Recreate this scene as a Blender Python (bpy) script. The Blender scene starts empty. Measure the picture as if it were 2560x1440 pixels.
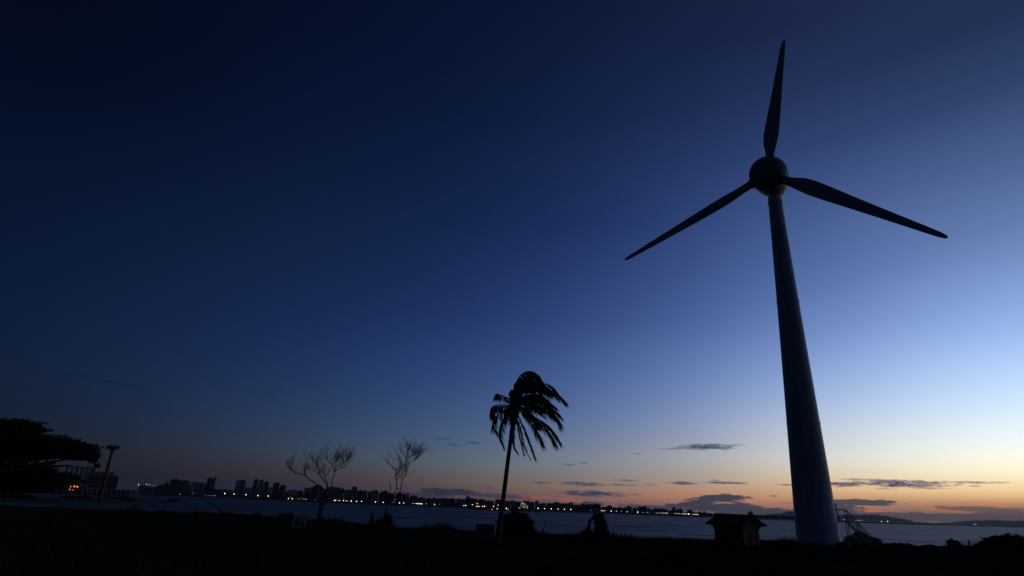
import bpy, math, random
import numpy as np

random.seed(7)
rng = np.random.default_rng(7)
scene = bpy.context.scene
col = scene.collection
PI = math.pi
R = math.radians

# ------------------------------------------------------------------ camera
FOC = 1501.0                      # focal length in units of a 2560 wide frame
SLOPE = 0.0385                    # tilt of the horizon
ROLL = math.atan(SLOPE)
PITCH = math.atan((1217 + SLOPE * 1280 - 720) * math.cos(ROLL) / FOC)
HAZE = 3.3e-5                     # scattering per metre of the evening air
CAMZ = 2.9                        # eye above the grass
SEA = -3.0                        # sea level
X0 = np.array([1.0, 0, 0])
U0 = np.array([0, -math.sin(PITCH), math.cos(PITCH)])
FW = np.array([0, math.cos(PITCH), math.sin(PITCH)])
CX = math.cos(ROLL) * X0 + math.sin(ROLL) * U0
CY = -math.sin(ROLL) * X0 + math.cos(ROLL) * U0
CAM = np.array([0, 0, CAMZ])

cam_data = bpy.data.cameras.new("camera")
cam = bpy.data.objects.new("camera", cam_data)
col.objects.link(cam)
from mathutils import Matrix, Vector
cam.matrix_world = Matrix(((CX[0], CY[0], -FW[0], 0), (CX[1], CY[1], -FW[1], 0), (CX[2], CY[2], -FW[2], CAMZ), (0, 0, 0, 1)))
cam_data.sensor_width = 36.0
cam_data.lens = FOC / 2560 * 36.0
cam_data.clip_start = 0.1
cam_data.clip_end = 90000
scene.camera = cam

scene.view_settings.view_transform = 'Standard'
scene.view_settings.look = 'None'
scene.view_settings.exposure = 0.0
scene.view_settings.gamma = 1.0
scene.cycles.max_bounces = 3
scene.cycles.transparent_max_bounces = 12
scene.cycles.sample_clamp_indirect = 1.0
scene.render.filter_size = 1.5


def ray(x, y):
    d = CX * (x - 1280) / FOC + CY * (720 - y) / FOC + FW
    return d / np.linalg.norm(d)


def onz(x, y, z=0.0):             # where the sight line meets a level z
    d = ray(x, y)
    return CAM + d * ((z - CAMZ) / d[2])


def at(x, y, D):                  # the sight line at D metres along the ground
    d = ray(x, y)
    return CAM + d * (D / math.hypot(d[0], d[1]))


def azel(x, y):
    d = ray(x, y)
    return math.atan2(d[0], d[1]), math.asin(d[2])


def hz(x):
    return 1217 + SLOPE * x


def lin(c):
    return tuple((v / 255 / 12.92) if v / 255 <= 0.04045 else ((v / 255 + 0.055) / 1.055) ** 2.4 for v in c)


# ------------------------------------------------------------------ world: dusk sky
SUN_AZ = R(54)
COLS = [   # sky colours (sRGB) down six bearings of the frame, read by height
    (2530, [(30, (32, 46, 78)), (300, (55, 75, 114)), (600, (102, 128, 172)), (800, (144, 176, 220)), (950, (190, 220, 250)), (1050, (222, 242, 253)), (1110, (243, 255, 253)), (1160, (255, 255, 232)), (1185, (255, 246, 214)), (1210, (246, 224, 180)), (1235, (240, 204, 152)), (1245, (225, 178, 128)), (1255, (190, 145, 110)), (1262, (145, 112, 95)), (1280, (112, 92, 84)), (1295, (82, 76, 78)), (1312, (60, 56, 64))]),
    (2220, [(30, (27, 40, 70)), (300, (44, 62, 102)), (660, (92, 118, 166)), (820, (126, 154, 202)), (970, (174, 200, 232)), (1080, (216, 230, 240)), (1135, (232, 240, 232)), (1160, (240, 238, 222)), (1195, (240, 222, 184)), (1228, (230, 196, 146)), (1240, (214, 172, 126)), (1250, (192, 144, 110)), (1262, (164, 120, 98)), (1285, (116, 92, 88)), (1302, (80, 70, 78))]),
    (1720, [(30, (17, 30, 58)), (300, (27, 42, 78)), (600, (46, 67, 113)), (800, (72, 96, 145)), (950, (104, 128, 172)), (1050, (130, 150, 185)), (1150, (164, 168, 176)), (1192, (166, 155, 145)), (1230, (172, 138, 114)), (1247, (166, 118, 96)), (1262, (136, 98, 88)), (1283, (84, 72, 78))]),
    (1200, [(30, (9, 20, 46)), (300, (13, 28, 58)), (610, (23, 41, 80)), (800, (36, 56, 100)), (950, (52, 76, 120)), (1060, (68, 92, 130)), (1130, (83, 101, 124)), (1160, (92, 104, 116)), (1192, (94, 92, 96)), (1212, (98, 86, 82)), (1225, (90, 74, 74)), (1240, (86, 68, 74)), (1262, (58, 52, 62))]),
    (640, [(30, (5, 15, 38)), (300, (8, 22, 48)), (600, (16, 33, 62)), (800, (22, 40, 76)), (950, (29, 48, 82)), (1050, (37, 54, 84)), (1120, (43, 56, 74)), (1160, (46, 48, 60)), (1185, (46, 42, 50)), (1205, (34, 36, 50)), (1240, (24, 28, 44))]),
    (320, [(30, (4, 13, 33)), (300, (6, 19, 43)), (600, (13, 29, 56)), (800, (18, 35, 65)), (950, (23, 40, 69)), (1050, (26, 40, 64)), (1120, (31, 39, 54)), (1150, (33, 35, 45)), (1175, (28, 31, 41)), (1200, (18, 24, 38)), (1228, (14, 19, 32))]),
    (20, [(30, (3, 11, 28)), (300, (5, 18, 40)), (600, (10, 25, 50)), (800, (14, 30, 54)), (950, (17, 31, 54)), (1050, (18, 30, 46)), (1130, (22, 26, 36)), (1180, (18, 22, 32)), (1217, (12, 17, 28))]),
]
world = bpy.data.worlds.new("World")
scene.world = world
world.use_nodes = True
nt = world.node_tree
for n in list(nt.nodes):
    nt.nodes.remove(n)


class NB:
    """small helper to write node maths in one line"""
    def __init__(s, nt):
        s.nt = nt

    def node(s, t, **kw):
        n = s.nt.nodes.new(t)
        for k, v in kw.items():
            setattr(n, k, v)
        return n

    def put(s, sock, v):
        if hasattr(v, 'is_linked'):
            s.nt.links.new(v, sock)
        else:
            sock.default_value = v

    def m(s, op, a, b=None, c=None, clamp=False):
        n = s.node('ShaderNodeMath', operation=op, use_clamp=clamp)
        for i, v in enumerate((a, b, c)):
            if v is not None:
                s.put(n.inputs[i], v)
        return n.outputs[0]

    def mix(s, f, a, b, blend='MIX'):
        n = s.node('ShaderNodeMix', data_type='RGBA', blend_type=blend)
        s.put(n.inputs[0], f)
        for i, v in ((6, a), (7, b)):
            if isinstance(v, (tuple, list)):
                v = tuple(v)[:3] + (1,)
            s.put(n.inputs[i], v)
        return n.outputs[2]

    def ramp(s, f, stops, interp='LINEAR'):
        n = s.node('ShaderNodeValToRGB')
        cr = n.color_ramp
        cr.interpolation = interp
        while len(cr.elements) < len(stops):
            cr.elements.new(0.5)
        for e, (p, c) in zip(cr.elements, sorted(stops, key=lambda q: q[0])):
            e.position = p
            e.color = tuple(c)[:3] + (1,)
        s.put(n.inputs[0], f)
        return n.outputs[0]

    def noise(s, vec, scale, detail=3, rough=0.55, dist=0):
        n = s.node('ShaderNodeTexNoise')
        if vec is not None:
            s.put(n.inputs['Vector'], vec)
        n.inputs['Scale'].default_value = scale
        n.inputs['Detail'].default_value = detail
        n.inputs['Roughness'].default_value = rough
        n.inputs['Distortion'].default_value = dist
        return n.outputs


w = NB(nt)
tc = w.node('ShaderNodeTexCoord')
sep = w.node('ShaderNodeSeparateXYZ')
nt.links.new(tc.outputs['Generated'], sep.inputs[0])
AZ = w.m('ARCTAN2', sep.outputs[0], sep.outputs[1])
EL = w.m('ARCSINE', sep.outputs[2])
dd = w.m('ABSOLUTE', w.m('SUBTRACT', AZ, SUN_AZ))
T = w.m('MINIMUM', dd, w.m('SUBTRACT', 2 * PI, dd))
EMAX = R(60)
ELN = w.m('DIVIDE', EL, EMAX, clamp=True)
STOPS = np.concatenate([np.linspace(0, .10, 14), np.linspace(.10, .35, 9)[1:], np.linspace(.35, 1, 9)[1:]])


def column(x, stops):
    e = np.array([max(0.0, azel(x, y)[1]) / EMAX for y, c in stops] + [1.0])
    c = np.array([lin(c) for y, c in stops])
    c = np.vstack([c, c[0] * .8])
    o = np.argsort(e)
    e, c = e[o], c[o]
    fine = np.linspace(0, 1, 1201)
    out = np.stack([np.interp(fine, e, c[:, k]) for k in range(3)], 1)
    sm = out.copy()
    for i, f in enumerate(fine):                 # smooth more, the higher the sky
        wdt = .004 + .05 * f
        wts = np.exp(-((fine - f) / wdt) ** 2)
        sm[i] = (out * wts[:, None]).sum(0) / wts.sum()
    res = []
    for p_ in STOPS:                             # light the sky loses on its way through the haze
        L = min(150 / max(math.sin(p_ * EMAX), 1e-3), 13000)
        res.append((p_, tuple(float(np.interp(p_, fine, sm[:, k])) * (1 + (math.exp(HAZE * L) - 1) * .8) for k in range(3))))
    return res


cols = [(abs(azel(x, 850)[0] - SUN_AZ), column(x, st)) for x, st in COLS]
far = cols[-1][1]
cols.append((R(125), [(p_, tuple(v * .85 for v in c)) for p_, c in far]))
cols.append((R(165), [(p_, tuple(v * .72 for v in c)) for p_, c in far]))
# resample the bearings evenly so that they blend without bands
TK = np.array([t for t, _ in cols])
CL = np.log(np.maximum(np.array([[c for p_, c in st] for t, st in cols]), 1e-5))
tf = np.linspace(0, PI, 721)
GRID = [R(v) for v in (-6, 2, 14, 26, 38, 50, 62, 74, 86, 98, 110, 122, 134, 146, 158, 170)]
SG = R(12) * .85
kern = np.exp(-(np.arange(-60, 61) * (tf[1] - tf[0]) / R(5)) ** 2)
kern /= kern.sum()
GW = np.exp(-((TK[:, None] - np.array(GRID)[None, :]) / SG) ** 2)
GW /= GW.sum(1)[:, None]
WORK = CL.copy()
for it in range(6):                # adjust until the blended sky gives back the wanted colours
    CF = np.stack([np.stack([np.interp(tf, TK, WORK[:, i, c]) for c in range(3)], 1) for i in range(CL.shape[1])], 1)
    CFp = np.pad(CF, ((60, 60), (0, 0), (0, 0)), mode='edge')
    CF = np.exp(np.stack([(CFp[i:i + 121] * kern[:, None, None]).sum(0) for i in range(len(tf))]))
    GC = np.stack([np.stack([np.interp(GRID, tf, CF[:, i, c]) for c in range(3)], 1) for i in range(CL.shape[1])], 1)
    got = np.log(np.einsum('tg,gic->tic', GW, GC))
    WORK = WORK + .7 * np.clip(CL - got, -.3, .3)
hi = [min(1.0, max(0.0, (p_ * 60 - 4) / 8)) for p_ in STOPS]
cols = [(t, [(float(p_), (float(GC[k, i, 0]) * (1.04 - .04 * hi[i]), float(GC[k, i, 1]), float(GC[k, i, 2]) * (.95 + .15 * hi[i]))) for i, p_ in enumerate(STOPS)]) for k, t in enumerate(GRID)]
SIG = [R(12) * .85] * len(cols)
num, den = None, None
for k, (t, st) in enumerate(cols):
    u = w.m('DIVIDE', w.m('SUBTRACT', T, t), SIG[k])
    wt_ = w.m('EXPONENT', w.m('MULTIPLY', w.m('MULTIPLY', u, u), -1.0))
    n = w.node('ShaderNodeVectorMath', operation='SCALE')
    w.put(n.inputs[0], w.ramp(ELN, st))
    w.put(n.inputs[3], wt_)
    if num is None:
        num, den = n.outputs[0], wt_
    else:
        a_ = w.node('ShaderNodeVectorMath', operation='ADD')
        w.put(a_.inputs[0], num)
        w.put(a_.inputs[1], n.outputs[0])
        num, den = a_.outputs[0], w.m('ADD', den, wt_)
n = w.node('ShaderNodeVectorMath', operation='SCALE')
w.put(n.inputs[0], num)
w.put(n.inputs[3], w.m('DIVIDE', 1.0, den))
sky = n.outputs[0]

# clouds, soft-edged by noise, laid out by bearing and elevation
comb = w.node('ShaderNodeCombineXYZ')
w.put(comb.inputs[0], w.m('MULTIPLY', AZ, 60.0))
w.put(comb.inputs[1], w.m('MULTIPLY', EL, 260.0))
n1 = w.noise(comb.outputs[0], 1.0, 5, 0.6)
NZ = w.m('MULTIPLY', w.m('SUBTRACT', n1['Fac'], 0.5), 3.2)
comb2 = w.node('ShaderNodeCombineXYZ')
w.put(comb2.inputs[0], w.m('MULTIPLY', AZ, 180.0))
w.put(comb2.inputs[1], w.m('MULTIPLY', EL, 900.0))
n2 = w.noise(comb2.outputs[0], 1.0, 4, 0.6)
NZ = w.m('ADD', NZ, w.m('MULTIPLY', w.m('SUBTRACT', n2['Fac'], 0.5), 1.6))


def cloud_mask(items, soft=0.9):
    """items: (x, y, half width, half height, strength[, shear])"""
    tot = None
    for it in items:
        x, y, hw, hh, a = it[:5]
        shear = it[5] if len(it) > 5 else 0.0
        a0, e0 = azel(x, y)
        wa = abs(azel(x + hw, y)[0] - a0)
        we = abs(azel(x, y - hh)[1] - e0)
        u = w.m('MULTIPLY_ADD', AZ, 1 / wa, -a0 / wa)
        v = w.m('MULTIPLY_ADD', EL, 1 / we, -e0 / we)
        if shear:
            v = w.m('MULTIPLY_ADD', u, shear, v)
        d = w.m('MULTIPLY_ADD', u, u, w.m('MULTIPLY', v, v))
        d = w.m('ADD', d, NZ)
        mk = w.m('MULTIPLY', w.m('DIVIDE', w.m('SUBTRACT', 1.15, d), soft, clamp=True), a)
        tot = mk if tot is None else w.m('MAXIMUM', tot, mk)
    return tot


bank = [(1125, 1230, 75, 9, .9), (1040, 1237, 80, 7, .7), (1250, 1240, 70, 6, .7), (1480, 1263, 30, 10, .9), (1440, 1264, 60, 7, .8), (1375, 1262, 80, 6, .7),
        (1802, 1246, 72, 11, 1, -.3), (1750, 1257, 46, 10, 1), (1775, 1268, 130, 11, 1), (1640, 1271, 110, 8, .9), (1900, 1280, 140, 12, 1), (1560, 1276, 90, 7, .8),
        (2140, 1257, 118, 9, .95, -.25), (2095, 1272, 70, 17, .95), (2000, 1284, 130, 12, .95), (2330, 1293, 220, 11, .85), (2460, 1274, 150, 7, .7, .2), (2120, 1289, 150, 10, .95), (2540, 1290, 150, 12, .8),
        (1842, 1266, 66, 9, .95)]
grey = [(1770, 1117, 84, 8, 1, -.1), (1680, 1122, 36, 3, .45), (1840, 1112, 36, 2.5, .3), (1455, 1210, 62, 5.5, .9, .1), (1355, 1207, 30, 3, .6, .1), (1478, 1234, 92, 8.5, 1), (1580, 1235, 28, 3, .5),
        (1565, 1201, 32, 2.5, .7), (1555, 1212, 42, 2.5, .65), (1628, 1212, 20, 2.2, .5), (1708, 1208, 46, 4.5, .85, -.2), (1812, 1207, 66, 3.4, .85), (1785, 1201, 15, 2, .5),
        (2105, 1211, 64, 6.5, .95), (2255, 1209, 140, 10, 1.0), (2160, 1199, 70, 3, .6), (2320, 1220, 60, 3.5, .6), (2440, 1206, 88, 3.5, .7), (2435, 1215, 18, 2.8, .7), (2215, 1222, 30, 2.5, .5), (1980, 1212, 40, 3, .6), (1985, 1258, 40, 3, .6), (1935, 1240, 12, 3, .5),
        (1105, 1097, 24, 3.5, .45, .2), (1185, 1107, 24, 3, .6), (1135, 1112, 20, 3, .45, .2), (1063, 1125, 24, 3, .5), (1420, 1162, 18, 3, .5), (1460, 1158, 13, 2.5, .6), (1590, 1134, 14, 2.5, .35), (1225, 1220, 16, 3, .4), (1050, 1200, 20, 2.5, .3),
        ]
faint = [(215, 943, 70, 10, .8, .5), (330, 966, 80, 9, .8, .5), (40, 892, 60, 6, .5, .3), (640, 985, 80, 7, .4)]
fire = [(1330, 1243, 62, 4.5, .75, .35), (1255, 1240, 50, 3.5, .4), (1425, 1250, 45, 4.5, .7, .5), (1690, 1230, 46, 4.0, .6, .4), (1745, 1236, 30, 3, .5, .3), (2185, 1279, 58, 6.5, 1, .5), (2375, 1274, 76, 6.5, .9, .5), (2480, 1260, 80, 5.5, .7, .3), (1950, 1268, 60, 5, .5, .3), (1600, 1256, 40, 4, .35), (2520, 1282, 60, 3.5, .4, .4)]
bank_col = w.ramp(w.m('DIVIDE', T, R(100)), [(0, lin((100, 80, 80))), (.22, lin((78, 72, 82))), (.38, lin((64, 62, 78))), (.56, lin((44, 46, 68))), (1, lin((20, 24, 40)))])
grey_col = w.ramp(w.m('DIVIDE', T, R(100)), [(0, lin((92, 88, 110))), (.25, lin((74, 76, 102))), (.4, lin((58, 66, 98))), (.6, lin((48, 56, 88))), (1, lin((16, 24, 46)))])
fire_col = w.ramp(w.m('DIVIDE', T, R(100)), [(0, lin((244, 146, 82))), (.25, lin((228, 118, 72))), (.5, lin((200, 96, 78))), (1, lin((80, 50, 60)))])
sky = w.mix(cloud_mask(faint, 2.0), sky, w.mix(0.5, sky, lin((10, 18, 40))))
low = w.mix(cloud_mask(fire, 1.5), sky, fire_col)
low = w.mix(cloud_mask(bank, 0.5), low, bank_col)
low = w.mix(cloud_mask(grey, 1.1), low, grey_col)
bg = w.node('ShaderNodeBackground')
nt.links.new(sky, bg.inputs['Color'])
bg2 = w.node('ShaderNodeBackground')
nt.links.new(low, bg2.inputs['Color'])
# the small clouds all lie low over the bay, so they are only worked out there
inb = w.m('MULTIPLY', w.m('LESS_THAN', EL, R(7.2)), w.m('LESS_THAN', w.m('ABSOLUTE', w.m('SUBTRACT', AZ, R(12))), R(36)))
mxs = w.node('ShaderNodeMixShader')
nt.links.new(inb, mxs.inputs[0])
nt.links.new(bg.outputs[0], mxs.inputs[1])
nt.links.new(bg2.outputs[0], mxs.inputs[2])
outw = w.node('ShaderNodeOutputWorld')
nt.links.new(mxs.outputs[0], outw.inputs[0])
world.cycles.sampling_method = 'MANUAL'
world.cycles.sample_map_resolution = 1024

# last glow of the sun that has just gone under the horizon, off to the right
sun_data = bpy.data.lights.new("sun", 'SUN')
sun_data.energy = 0.02
sun_data.angle = R(12)
sun_data.color = (1.0, 0.62, 0.4)
sun = bpy.data.objects.new("sun", sun_data)
col.objects.link(sun)
sd = Vector((math.sin(SUN_AZ) * math.cos(R(2)), math.cos(SUN_AZ) * math.cos(R(2)), math.sin(R(2))))
sun.rotation_euler = sd.to_track_quat('Z', 'Y').to_euler()
sun.location = (200, 150, 60)


# ------------------------------------------------------------------ materials
def material(name, c1, c2=None, rough=0.8, scale=3.0, detail=4, bump=0.0, spec=0.15, metal=0.0, coord='Object', contrast=(.35, .65)):
    mt = bpy.data.materials.new(name)
    mt.use_nodes = True
    t = mt.node_tree
    b = NB(t)
    p = t.nodes['Principled BSDF']
    p.inputs['Roughness'].default_value = rough
    p.inputs['Specular IOR Level'].default_value = spec
    p.inputs['Metallic'].default_value = metal
    tcn = b.node('ShaderNodeTexCoord')
    nz = b.noise(tcn.outputs[coord], scale, detail, .6)
    t.links.new(b.ramp(nz['Fac'], [(contrast[0], c1), (contrast[1], c2 or tuple(v * .75 for v in c1))]), p.inputs['Base Color'])
    if bump:
        bn = b.node('ShaderNodeBump')
        bn.inputs['Strength'].default_value = bump
        bn.inputs['Distance'].default_value = .05
        t.links.new(nz['Fac'], bn.inputs['Height'])
        t.links.new(bn.outputs[0], p.inputs['Normal'])
    return mt


def glow(name, c, strength):
    mt = bpy.data.materials.new(name)
    mt.use_nodes = True
    t = mt.node_tree
    p = t.nodes['Principled BSDF']
    p.inputs['Base Color'].default_value = (.8, .8, .8, 1)
    p.inputs['Emission Color'].default_value = tuple(c) + (1,)
    p.inputs['Emission Strength'].default_value = strength
    return mt


M = {}
M['paint'] = material('turbine_paint', (.62, .63, .64), (.44, .44, .43), .5, 1.0, 6, contrast=(.42, .72))
for n_ in M['paint'].node_tree.nodes:
    if n_.type == 'TEX_NOISE':          # rain streaks run down the tower
        mp_ = M['paint'].node_tree.nodes.new('ShaderNodeMapping')
        mp_.inputs['Scale'].default_value = (2.2, 2.2, .09)
        lk_ = n_.inputs['Vector'].links[0].from_socket
        M['paint'].node_tree.links.new(lk_, mp_.inputs[0])
        M['paint'].node_tree.links.new(mp_.outputs[0], n_.inputs['Vector'])
M['blade'] = material('blade_paint', (.5, .51, .52), (.42, .43, .44), .4, .5, 4)
M['hub'] = material('hub_paint', (.30, .29, .26), (.24, .23, .21), .45, .6, 4)
M['steel'] = material('galvanised_steel', (.22, .23, .24), (.14, .14, .15), .55, 6, 3, metal=.6)
M['bark'] = material('bark', (.09, .07, .055), (.05, .04, .03), .9, 6, 5, .6)
M['dead'] = material('dead_wood', (.13, .11, .095), (.07, .06, .05), .9, 6, 5, .5)
M['palmtrunk'] = material('palm_trunk', (.14, .12, .10), (.08, .07, .06), .9, 5, 4, .5)
M['leaf'] = material('leaf', (.026, .045, .013), (.016, .028, .009), .8, 1.2, 3, spec=.04)
M['frond'] = material('palm_frond', (.05, .075, .025), (.035, .05, .018), .55, 2, 3)
M['coconut'] = material('coconut', (.08, .09, .03), (.06, .05, .02), .6, 4, 2)
M['grass'] = material('grass', (.045, .07, .018), (.06, .062, .025), .8, .25, 4, spec=0.0)
M['soil'] = material('soil', (.03, .036, .016), (.05, .043, .03), .95, .12, 6, .4, spec=0.0)
M['sand'] = material('sand', (.26, .23, .19), (.18, .16, .13), .9, .3, 5, .2)
M['rock'] = material('rock', (.12, .115, .11), (.06, .058, .055), .9, 1.5, 6, .8)
M['concrete'] = material('concrete', (.34, .33, .31), (.22, .21, .20), .9, 2.2, 6, .3)
M['render'] = material('yellow_render', (.24, .20, .12), (.17, .14, .09), .9, 1.1, 6, .15)
M['tile'] = material('roof_tile', (.17, .13, .12), (.10, .08, .075), .85, 2.5, 5, .3)
M['door'] = material('painted_door', (.10, .08, .09), (.07, .055, .06), .6, 3, 3)
M['dark'] = material('dark_opening', (.02, .02, .022), (.015, .015, .015), .8, 3, 2)
M['cream'] = material('cream_facade', (.26, .245, .22), (.21, .20, .18), .85, .08, 4)
M['white'] = material('white_facade', (.42, .42, .42), (.36, .36, .36), .8, .08, 4)
M['slate'] = material('grey_facade', (.15, .155, .17), (.11, .12, .13), .85, .08, 4)
M['brick'] = material('brown_facade', (.15, .11, .09), (.11, .08, .065), .85, .08, 4)
M['lit_orange'] = material('lit_orange_facade', (.55, .14, .05), (.42, .10, .04), .8, .08, 4)  # mill's reddish orange, with the light on its upper edge painted in
M['land'] = material('far_land', (.03, .033, .022), (.05, .045, .035), .95, .02, 5)
M['hill'] = material('hill', (.05, .06, .045), (.07, .07, .055), .95, .0015, 6)
M['hull'] = material('ship_hull', (.05, .05, .055), (.10, .05, .04), .6, .05, 3)
M['lamp_white'] = glow('street_lamp_glow', (1.0, .88, .70), 7)
M['lamp_dim'] = glow('distant_lamp_glow', (1.0, .86, .66), 5)
M['lamp_warm'] = glow('warm_lamp_glow', (1.0, .62, .36), 7)
M['lamp_red'] = glow('red_lamp_glow', (1.0, .36, .2), 8)
M['lamp_orange'] = glow('orange_flood_glow', (1.0, .25, .05), 2.4)

# sea: a rough, wind-ruffled surface whose facets lean every way
mt = bpy.data.materials.new('sea_water')
mt.use_nodes = True
t = mt.node_tree
b = NB(t)
p = t.nodes['Principled BSDF']
p.inputs['Base Color'].default_value = (.05, .10, .13, 1)
p.inputs['Roughness'].default_value = .54
p.inputs['IOR'].default_value = 1.33
geo = b.node('ShaderNodeNewGeometry')
mp = b.node('ShaderNodeMapping')
mp.inputs['Scale'].default_value = (.6, 1.0, 1.0)
mp.inputs['Rotation'].default_value = (0, 0, R(-20))
t.links.new(geo.outputs['Position'], mp.inputs[0])
na = b.noise(mp.outputs[0], .9, 4, .6)
nb_ = b.noise(mp.outputs[0], .07, 3, .55)
nc = b.noise(mp.outputs[0], .012, 2, .5)


def vm(b, op, a, c):
    n = b.node('ShaderNodeVectorMath', operation=op)
    b.put(n.inputs[0], a)
    if c is not None:
        if op == 'SCALE':
            b.put(n.inputs[3], c)
        else:
            b.put(n.inputs[1], c)
    return n.outputs[0]


amp = b.m('MULTIPLY_ADD', b.m('SUBTRACT', nc['Fac'], .5), 1.0, 1.15)
s1 = vm(b, 'SCALE', vm(b, 'SUBTRACT', na['Color'], (.5, .5, .5)), b.m('MULTIPLY', amp, .35))
s2 = vm(b, 'SCALE', vm(b, 'SUBTRACT', nb_['Color'], (.5, .5, .5)), .75)
sl = vm(b, 'MULTIPLY', vm(b, 'ADD', s1, s2), (1, 1, 0))
nn = vm(b, 'NORMALIZE', vm(b, 'ADD', sl, (0, 0, 1)), None)
t.links.new(nn, p.inputs['Normal'])
M['sea'] = mt

# foam: broken white water left by the surf
mt = bpy.data.materials.new('surf_foam')
mt.use_nodes = True
t = mt.node_tree
b = NB(t)
p = t.nodes['Principled BSDF']
p.inputs['Base Color'].default_value = (.62, .64, .66, 1)
p.inputs['Roughness'].default_value = .9
geo = b.node('ShaderNodeNewGeometry')
mp = b.node('ShaderNodeMapping')
mp.inputs['Scale'].default_value = (.05, .22, 1)
t.links.new(geo.outputs['Position'], mp.inputs[0])
nf = b.noise(mp.outputs[0], 1.0, 5, .65)
uv = b.node('ShaderNodeAttribute')
uv.attribute_name = 'edge'
al = b.m('MULTIPLY', b.m('MULTIPLY_ADD', nf['Fac'], 4.0, -1.5, clamp=True), uv.outputs['Fac'])
t.links.new(b.m('MULTIPLY', al, .85), p.inputs['Alpha'])
M['foam'] = mt


# ------------------------------------------------------------------ mesh helpers
class MB:
    def __init__(s):
        s.v, s.f = [], []

    def add(s, verts, faces):
        o = len(s.v)
        s.v.extend([tuple(float(c) for c in q) for q in verts])
        s.f.extend([tuple(i + o for i in f) for f in faces])

    def box(s, cx, cy, cz, sx, sy, sz, rz=0.0, taper=1.0):
        vs = []
        for k, z in enumerate((-.5, .5)):
            tp = taper if k else 1.0
            for x, y in ((-.5, -.5), (.5, -.5), (.5, .5), (-.5, .5)):
                px, py = x * sx * tp, y * sy * tp
                vs.append((cx + px * math.cos(rz) - py * math.sin(rz), cy + px * math.sin(rz) + py * math.cos(rz), cz + z * sz))
        s.add(vs, [(3, 2, 1, 0), (4, 5, 6, 7), (0, 1, 5, 4), (1, 2, 6, 5), (2, 3, 7, 6), (3, 0, 4, 7)])

    def tube(s, pts, radii, n=8, cap=True):
        pts = [np.array(q, float) for q in pts]
        rings = []
        up = np.array([.13, .21, 1.0])
        for i, q in enumerate(pts):
            a = pts[max(i - 1, 0)]
            c = pts[min(i + 1, len(pts) - 1)]
            d = c - a
            d = d / (np.linalg.norm(d) + 1e-9)
            ref = up if abs(d @ up / np.linalg.norm(up)) < .9 else np.array([1.0, .2, 0])
            u = np.cross(d, ref)
            u /= np.linalg.norm(u)
            v = np.cross(d, u)
            r = radii[i] if hasattr(radii, '__len__') else radii
            rings.append([q + r * (math.cos(2 * PI * k / n) * u + math.sin(2 * PI * k / n) * v) for k in range(n)])
        vs = [q for rg in rings for q in rg]
        fs = []
        for i in range(len(pts) - 1):
            for k in range(n):
                k2 = (k + 1) % n
                fs.append((i * n + k, i * n + k2, (i + 1) * n + k2, (i + 1) * n + k))
        if cap:
            fs.append(tuple(range(n))[::-1])
            fs.append(tuple(range((len(pts) - 1) * n, len(pts) * n)))
        s.add(vs, fs)

    def ellipsoid(s, c, r, nu=16, nv=10, jitter=0.0, seed=0, rz=0.0):
        rg = random.Random(seed)
        ph = [rg.uniform(0, 6.28) for _ in range(8)]
        vs = []
        for j in range(nv + 1):
            th = PI * j / nv
            for i in range(nu):
                a = 2 * PI * i / nu
                k = 1 + jitter * (math.sin(2 * a + ph[0]) * math.sin(th * 2 + ph[1]) + .7 * math.sin(3 * a + ph[2] + 2 * th) + .5 * math.sin(5 * a + ph[3]) * math.sin(4 * th + ph[4]))
                x, y, z = r[0] * k * math.sin(th) * math.cos(a), r[1] * k * math.sin(th) * math.sin(a), r[2] * k * math.cos(th)
                vs.append((c[0] + x * math.cos(rz) - y * math.sin(rz), c[1] + x * math.sin(rz) + y * math.cos(rz), c[2] + z))
        fs = []
        for j in range(nv):
            for i in range(nu):
                i2 = (i + 1) % nu
                fs.append((j * nu + i, (j + 1) * nu + i, (j + 1) * nu + i2, j * nu + i2))
        s.add(vs, fs)

    def mesh(s, name, m, smooth=False):
        me = bpy.data.meshes.new(name)
        me.from_pydata(s.v, [], s.f)
        me.update()
        me.validate()
        if smooth:
            me.polygons.foreach_set('use_smooth', [True] * len(me.polygons))
        me.materials.append(M[m])
        return me

    def build(s, name, m, parent=None, smooth=False, loc=(0, 0, 0)):
        o = bpy.data.objects.new(name, s.mesh(name, m, smooth))
        col.objects.link(o)
        o.location = loc
        o.parent = parent
        return o


def quads_mesh(name, P, m, parent=None):
    """P: (n, k, 3) array of polygons with k corners"""
    n, k = P.shape[:2]
    me = bpy.data.meshes.new(name)
    me.vertices.add(n * k)
    me.vertices.foreach_set('co', P.reshape(-1).astype(np.float32))
    me.loops.add(n * k)
    me.loops.foreach_set('vertex_index', np.arange(n * k, dtype=np.int32))
    me.polygons.add(n)
    me.polygons.foreach_set('loop_start', np.arange(0, n * k, k, dtype=np.int32))
    me.polygons.foreach_set('loop_total', np.full(n, k, np.int32))
    me.update(calc_edges=True)
    me.materials.append(M[m])
    o = bpy.data.objects.new(name, me)
    col.objects.link(o)
    o.parent = parent
    return o


def tag(o, label=None, cat=None, group=None, kind=None):
    if label:
        o['label'] = label
    if cat:
        o['category'] = cat
    if group:
        o['group'] = group
    if kind:
        o['kind'] = kind
    return o


def empty(name, loc=(0, 0, 0), rz=0.0):
    o = bpy.data.objects.new(name, None)
    o.empty_display_size = .3
    o.location = [float(c) for c in loc]
    o.rotation_euler = (0, 0, rz)
    col.objects.link(o)
    return o


def copy_tree(o, parent=None):
    c = o.copy()
    col.objects.link(c)
    c.parent = parent
    for ch in o.children:
        copy_tree(ch, c)
    return c


def sub(P, o):
    return [np.array(q, float) - np.array(o, float) for q in P]


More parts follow.
